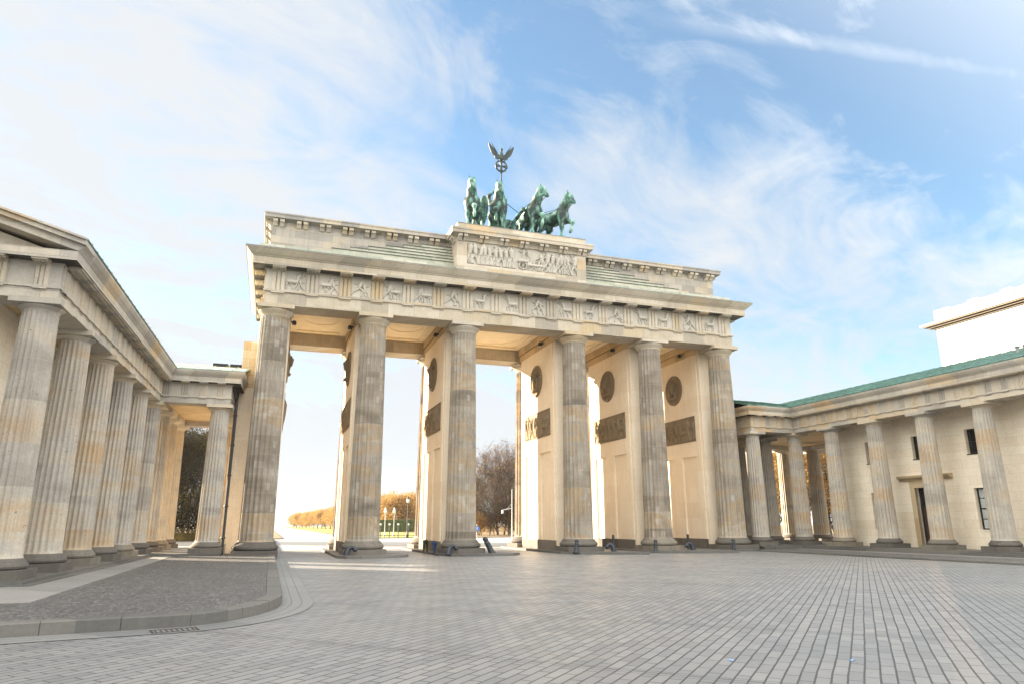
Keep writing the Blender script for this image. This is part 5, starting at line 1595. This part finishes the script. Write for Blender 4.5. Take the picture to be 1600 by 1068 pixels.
# clipped hedge across the lawn
def hedge():
    h_ = thing('hedge', 'long clipped green hedge at the back of the lawn beyond the second gap', 'hedge', (10, 125, 0.1))
    MB().box(-9, 12, -0.7, 0.7, 0.0, 2.6).part('hedge_core', M['leaf_hedge'], h_)
    lf = MB()
    r = random.Random(6)
    for i in range(9000):
        c = Vector((r.uniform(-9.1, 12.1), r.choice((-0.75, -0.72, 0.75, r.uniform(-0.7, 0.7))), r.uniform(0, 2.65)))
        if abs(c.y) < 0.7: c.z = 2.6 + r.uniform(-0.03, 0.12)
        a = Vector((r.gauss(0, 1), r.gauss(0, 1), r.gauss(0, 1))).normalized()
        b = a.orthogonal().normalized(); e = a.cross(b)
        lf.add([c - b * 0.09, c - e * 0.06, c + b * 0.09, c + e * 0.06], [(0, 1, 2, 3)])
    lf.part('leaves', M['leaf_hedge'], h_)
hedge()
def dark_hedge():
    h_ = thing('hedge', 'low dark hedge at the foot of the trees behind the left hall', 'hedge', (-25, 35.2, 0.0))
    MB().box(-7, 6.5, -0.45, 0.45, 0.0, 0.95).part('hedge_core', M['leaf_olive'], h_)
    lf = MB()
    r = random.Random(16)
    for i in range(4500):
        c = Vector((r.uniform(-7.1, 6.6), r.uniform(-0.6, 0.6), r.uniform(0, 1.25)))
        a = Vector((r.gauss(0, 1), r.gauss(0, 1), r.gauss(0, 1))).normalized()
        b = a.orthogonal().normalized(); e = a.cross(b)
        lf.add([c - b * 0.08, c - e * 0.05, c + b * 0.08, c + e * 0.05], [(0, 1, 2, 3)])
    lf.part('leaves', M['leaf_olive'], h_)
dark_hedge()

# ------------------------------------------------------------------ small things
def guard(x, y, z, rz, lean, hook, label, sc=1.0):
    """old cast-iron wheel guards: either a hooked horn or a leaning cannon barrel"""
    if hook:
        pts = [(0, 0, 0), (-0.02, 0, 0.20), (-0.07, 0, 0.36), (-0.17, 0, 0.50), (-0.32, 0, 0.57), (-0.47, 0, 0.54), (-0.56, 0, 0.44)]
        mb = MB().tube(pts, [0.22, 0.20, 0.17, 0.145, 0.125, 0.115, 0.12], 14)
        k = MB().lathe([(0.02, -0.15), (0.12, -0.10), (0.16, 0.0), (0.12, 0.10), (0.02, 0.15)], 14)
        k.v = [(p[0] - 0.57, p[1], p[2] + 0.40) for p in k.v]
        b = MB().lathe([(0.25, -0.02), (0.25, 0.05), (0.21, 0.08)], 16)
        body = (mb, k, b)
    else:
        c, s_ = math.cos(lean), math.sin(lean)
        mb = MB().lathe([(0.17, 0.0), (0.16, 0.05), (0.135, 0.10), (0.125, 0.45), (0.13, 0.50), (0.115, 0.52), (0.105, 0.60), (0.13, 0.64), (0.12, 0.70), (0.06, 0.75)], 16)
        mb.v = [(p[0] * c + p[2] * s_, p[1], -p[0] * s_ * 0.5 + p[2] * c) for p in mb.v]
        b = MB().lathe([(0.19, -0.02), (0.19, 0.03), (0.15, 0.05)], 16)
        body = (mb, b)
    o = None
    g = thing('wheel_guard', label, 'bollard', (x, y, z), rz, 'iron wheel guards at the column feet')
    g.scale = (sc, sc, sc)
    for m_, nm in zip(body, ('horn', 'knob', 'foot') if hook else ('barrel', 'foot')):
        m_.part(nm, M['guard'], g, True)
guard(-10.25, -1.45, 0.10, math.pi, 0.1, True, 'hooked dark iron guard at the left foot of the second column from the left', 0.78)
guard(-4.75, -1.35, 0.10, math.pi, 0.1, True, 'hooked dark iron guard at the left foot of the third column from the left', 0.78)
guard(-2.15, -1.2, 0.10, 0.0, -0.5, False, 'dark iron barrel leaning left at the right foot of the third column', 1.35)
guard(2.75, -1.7, 0.10, 0.0, 0.12, False, 'dark iron barrel at the left foot of the fourth column', 1.0)
guard(5.25, -1.6, 0.10, 0.0, 0.1, True, 'hooked dark iron guard at the right foot of the fourth column', 0.78)
guard(8.10, -1.5, 0.10, 0.0, 0.05, False, 'upright dark iron barrel at the left foot of the fifth column', 0.9)
guard(10.75, -1.5, 0.10, 0.0, 0.1, True, 'hooked dark iron guard at the right foot of the fifth column', 0.78)
guard(13.75, -1.45, 0.10, 0.0, 0.0, False, 'upright dark iron barrel at the left foot of the last column', 0.9)
for x, y, lab in ((5.95, -0.2, 'slim dark round-topped post right of the fourth column'), (11.25, -0.2, 'slim dark round-topped post right of the fifth column')):
    p_ = thing('barrier_post', lab, 'post', (x, y, 0.1), 0, 'slim dark posts in the side passages')
    MB().lathe([(0.075, 0.0), (0.075, 0.86)], 14).part('tube', M['iron'], p_, True)
    MB().lathe([(0.085, 0.861), (0.085, 0.90), (0.06, 0.95), (0.02, 0.97)], 14).part('cap', M['iron'], p_, True)
# two walkers of whom only the legs show in the second passage
def walker(x, y, z, rz, cloth, label, sc):
    c = []
    for s_, st in ((-1, 0.10), (1, -0.10)):
        c += [((0, 0.0, 0.92), (0, 0.09 * s_, 0.84), 0.13, 0.115), ((0, 0.10 * s_, 0.84), (st, 0.11 * s_, 0.48), 0.105, 0.075), ((st, 0.11 * s_, 0.48), (st * 1.4 - 0.03, 0.11 * s_, 0.08), 0.07, 0.06)]
    p_ = thing('person', label, 'person', (x, y, z), rz)
    p_.scale = (sc, sc, sc)
    surface(c, 0.03, 0.02).part('trousers', cloth, p_, True)
    for s_, st in ((-1, 0.10), (1, -0.10)):
        surface([((st * 1.4 - 0.05, 0.11 * s_, 0.06), (st * 1.4 + 0.16, 0.12 * s_, 0.04), 0.055, 0.04)], 0.02, 0.02).part('shoe', M['shoe'], p_, True)
walker(-5.32, -0.4, 0.105, 1.9, M['jeans'], 'legs in blue jeans standing by the pier in the second gap', 0.66)
walker(-5.35, 1.8, 0.105, 1.2, M['dark_cloth'], 'legs in dark trousers behind the blue jeans in the second gap', 0.7)
# lamps and posts in the park
def park_lamp(x, y, h, label, post, globe):
    l_ = thing('street_lamp', label, 'street lamp', (x, y, 0.1), 0, 'park lamps beyond the second gap')
    MB().lathe([(0.16, 0), (0.16, 0.25), (0.09, 0.4), (0.06, 0.9), (0.05, h - 0.9)], 12).lathe([(0.02, h - 0.35), (0.19, h - 0.33), (0.10, h - 0.12), (0.03, h)], 12).part('pole', post, l_, True)
    MB().lathe([(0.04, h - 0.89), (0.17, h - 0.80), (0.23, h - 0.62), (0.20, h - 0.45), (0.08, h - 0.352)], 14).part('globe', globe, l_, True)
    MB().tube([(-0.30, 0, h - 0.95), (0.30, 0, h - 0.95)], 0.025, 6).part('arm', post, l_)
park_lamp(1.15, 60, 3.95, 'pale park lamp on the left, in front of the golden trees', M['grey_metal'], M['lamp_white'])
park_lamp(2.40, 60, 3.95, 'pale park lamp in the middle, in front of the golden trees', M['grey_metal'], M['lamp_white'])
park_lamp(2.80, 52, 5.2, 'tall black park lamp with white globe, nearest the right pier', M['iron'], M['lamp_white'])
for k, x in enumerate((-0.62, 0.52, 1.66, 2.98)):
    b_ = thing('light_bollard', 'thin black post with white head by the lawn edge, %s from the left' % ('first', 'second', 'third', 'fourth')[k], 'bollard', (x, 52.0, 0.1), 0, 'thin posts along the lawn')
    MB().lathe([(0.055, 0), (0.055, 1.5)], 10).part('post', M['iron'], b_, True)
    MB().lathe([(0.06, 1.501), (0.13, 1.56), (0.14, 1.66), (0.08, 1.74), (0.02, 1.76)], 12).part('head', M['lamp_white'], b_, True)
rl = thing('lawn_railing', 'low black rail along the front edge of the lawn', 'railing', (0, 51.9, 0.1))
MB().tube([(-2.6, 0, 0.28), (7.5, 0, 0.28)], 0.04, 6).part('rail', M['iron'], rl)
for k in range(9):
    MB().tube([(-2.6 + 1.26 * k, 0, 0), (-2.6 + 1.26 * k, 0, 0.27)], 0.03, 6).part('stake', M['iron'], rl)
tp = thing('street_lamp', 'white pole with a short arm in front of the bare trees', 'street lamp', (16.5, 50, 0))
MB().lathe([(0.09, 0), (0.07, 3.0), (0.05, 6.3)], 12).part('pole', M['grey_metal'], tp, True)
MB().tube([(0, 0, 3.8), (-1.35, -0.1, 3.55)], 0.05, 8).tube([(0, 0, 4.4), (-0.8, -0.05, 3.65)], 0.025, 6).part('arm', M['grey_metal'], tp)
MB().box(-1.5, -1.25, -0.2, 0.0, 3.1, 3.54).part('lamp_head', M['grey_metal'], tp)
sg_ = thing('traffic_sign', 'round blue sign on a grey post beyond the third column', 'sign', (10.2, 45, 0))
MB().lathe([(0.035, 0), (0.035, 1.75)], 10).part('post', M['grey_metal'], sg_, True)
d_ = MB().extr([(0.30 * math.cos(2 * math.pi * q / 24), 1.2 + 0.30 * math.sin(2 * math.pi * q / 24)) for q in range(24)], 'y', -0.07, -0.04)
do = d_.part('disc', M['blue_sign'], sg_)
MB().box(-0.04, 0.04, -0.078, -0.0705, 1.02, 1.30).extr([(-0.11, 1.27), (0.11, 1.27), (0, 1.42)], 'y', -0.078, -0.0705).part('arrow', M['lamp_white'], do)
# cast-iron gully at the kerb and two scraps of blue paper
gr = MB().box(-0.36, 0.36, -0.20, -0.16, 0, 0.012).box(-0.36, 0.36, 0.16, 0.20, 0, 0.012).box(-0.36, -0.32, -0.16, 0.16, 0, 0.012).box(0.32, 0.36, -0.16, 0.16, 0, 0.012)
dg = thing('drain_grate', 'rusty iron drain grate in the setts beside the curved kerb', 'drain', (-15.55, -26.62, 0.0), R(14))
gr.part('grate_frame', plain('rusty_iron', (0.055, 0.045, 0.04), 0.8, 0.4, 9), dg)
MB().box(-0.32, 0.32, -0.16, 0.16, 0.001, 0.0045).part('pit', M['shoe'], dg)
for k in range(8):
    x = -0.28 + 0.08 * k
    MB().box(x - 0.014, x + 0.014, -0.16, 0.16, 0.0046, 0.011).part('bar', bpy.data.materials['rusty_iron'], dg)
for x, y, rz, lab in ((-7.05, -32.36, 0.4, 'scrap of pale blue paper on the setts, right one'), (-8.5, -31.85, 1.2, 'scrap of pale blue paper on the setts, left one')):
    mb = MB()
    mb.add([(-0.05, -0.022, 0.006), (0.0, -0.03, 0.014), (0.055, -0.015, 0.005), (0.05, 0.02, 0.011), (0.0, 0.025, 0.005), (-0.05, 0.02, 0.012)], [(0, 1, 4, 5), (1, 2, 3, 4)])
    tag(mb.part('paper_scrap', M['litter'], None, False, (x, y, 0.0), rz), lab, 'litter', 'scraps of blue paper')

# ------------------------------------------------------------------ autumn air
def haze():
    m = bpy.data.materials.new('thin_haze')
    m.use_nodes = True
    t = NT(m.node_tree)
    t.t.nodes.clear()
    o = t.n('OutputMaterial')
    v = t.n('VolumePrincipled', Color=(0.95, 0.96, 1.0), Density=0.00013)
    t.t.links.new(v.outputs[0], o.inputs['Volume'])
    h_ = MB().box(-1510, 1510, -1510, 1510, -1.0, 31.0).part('haze', m, None)
    tag(h_, kind='stuff')
haze()
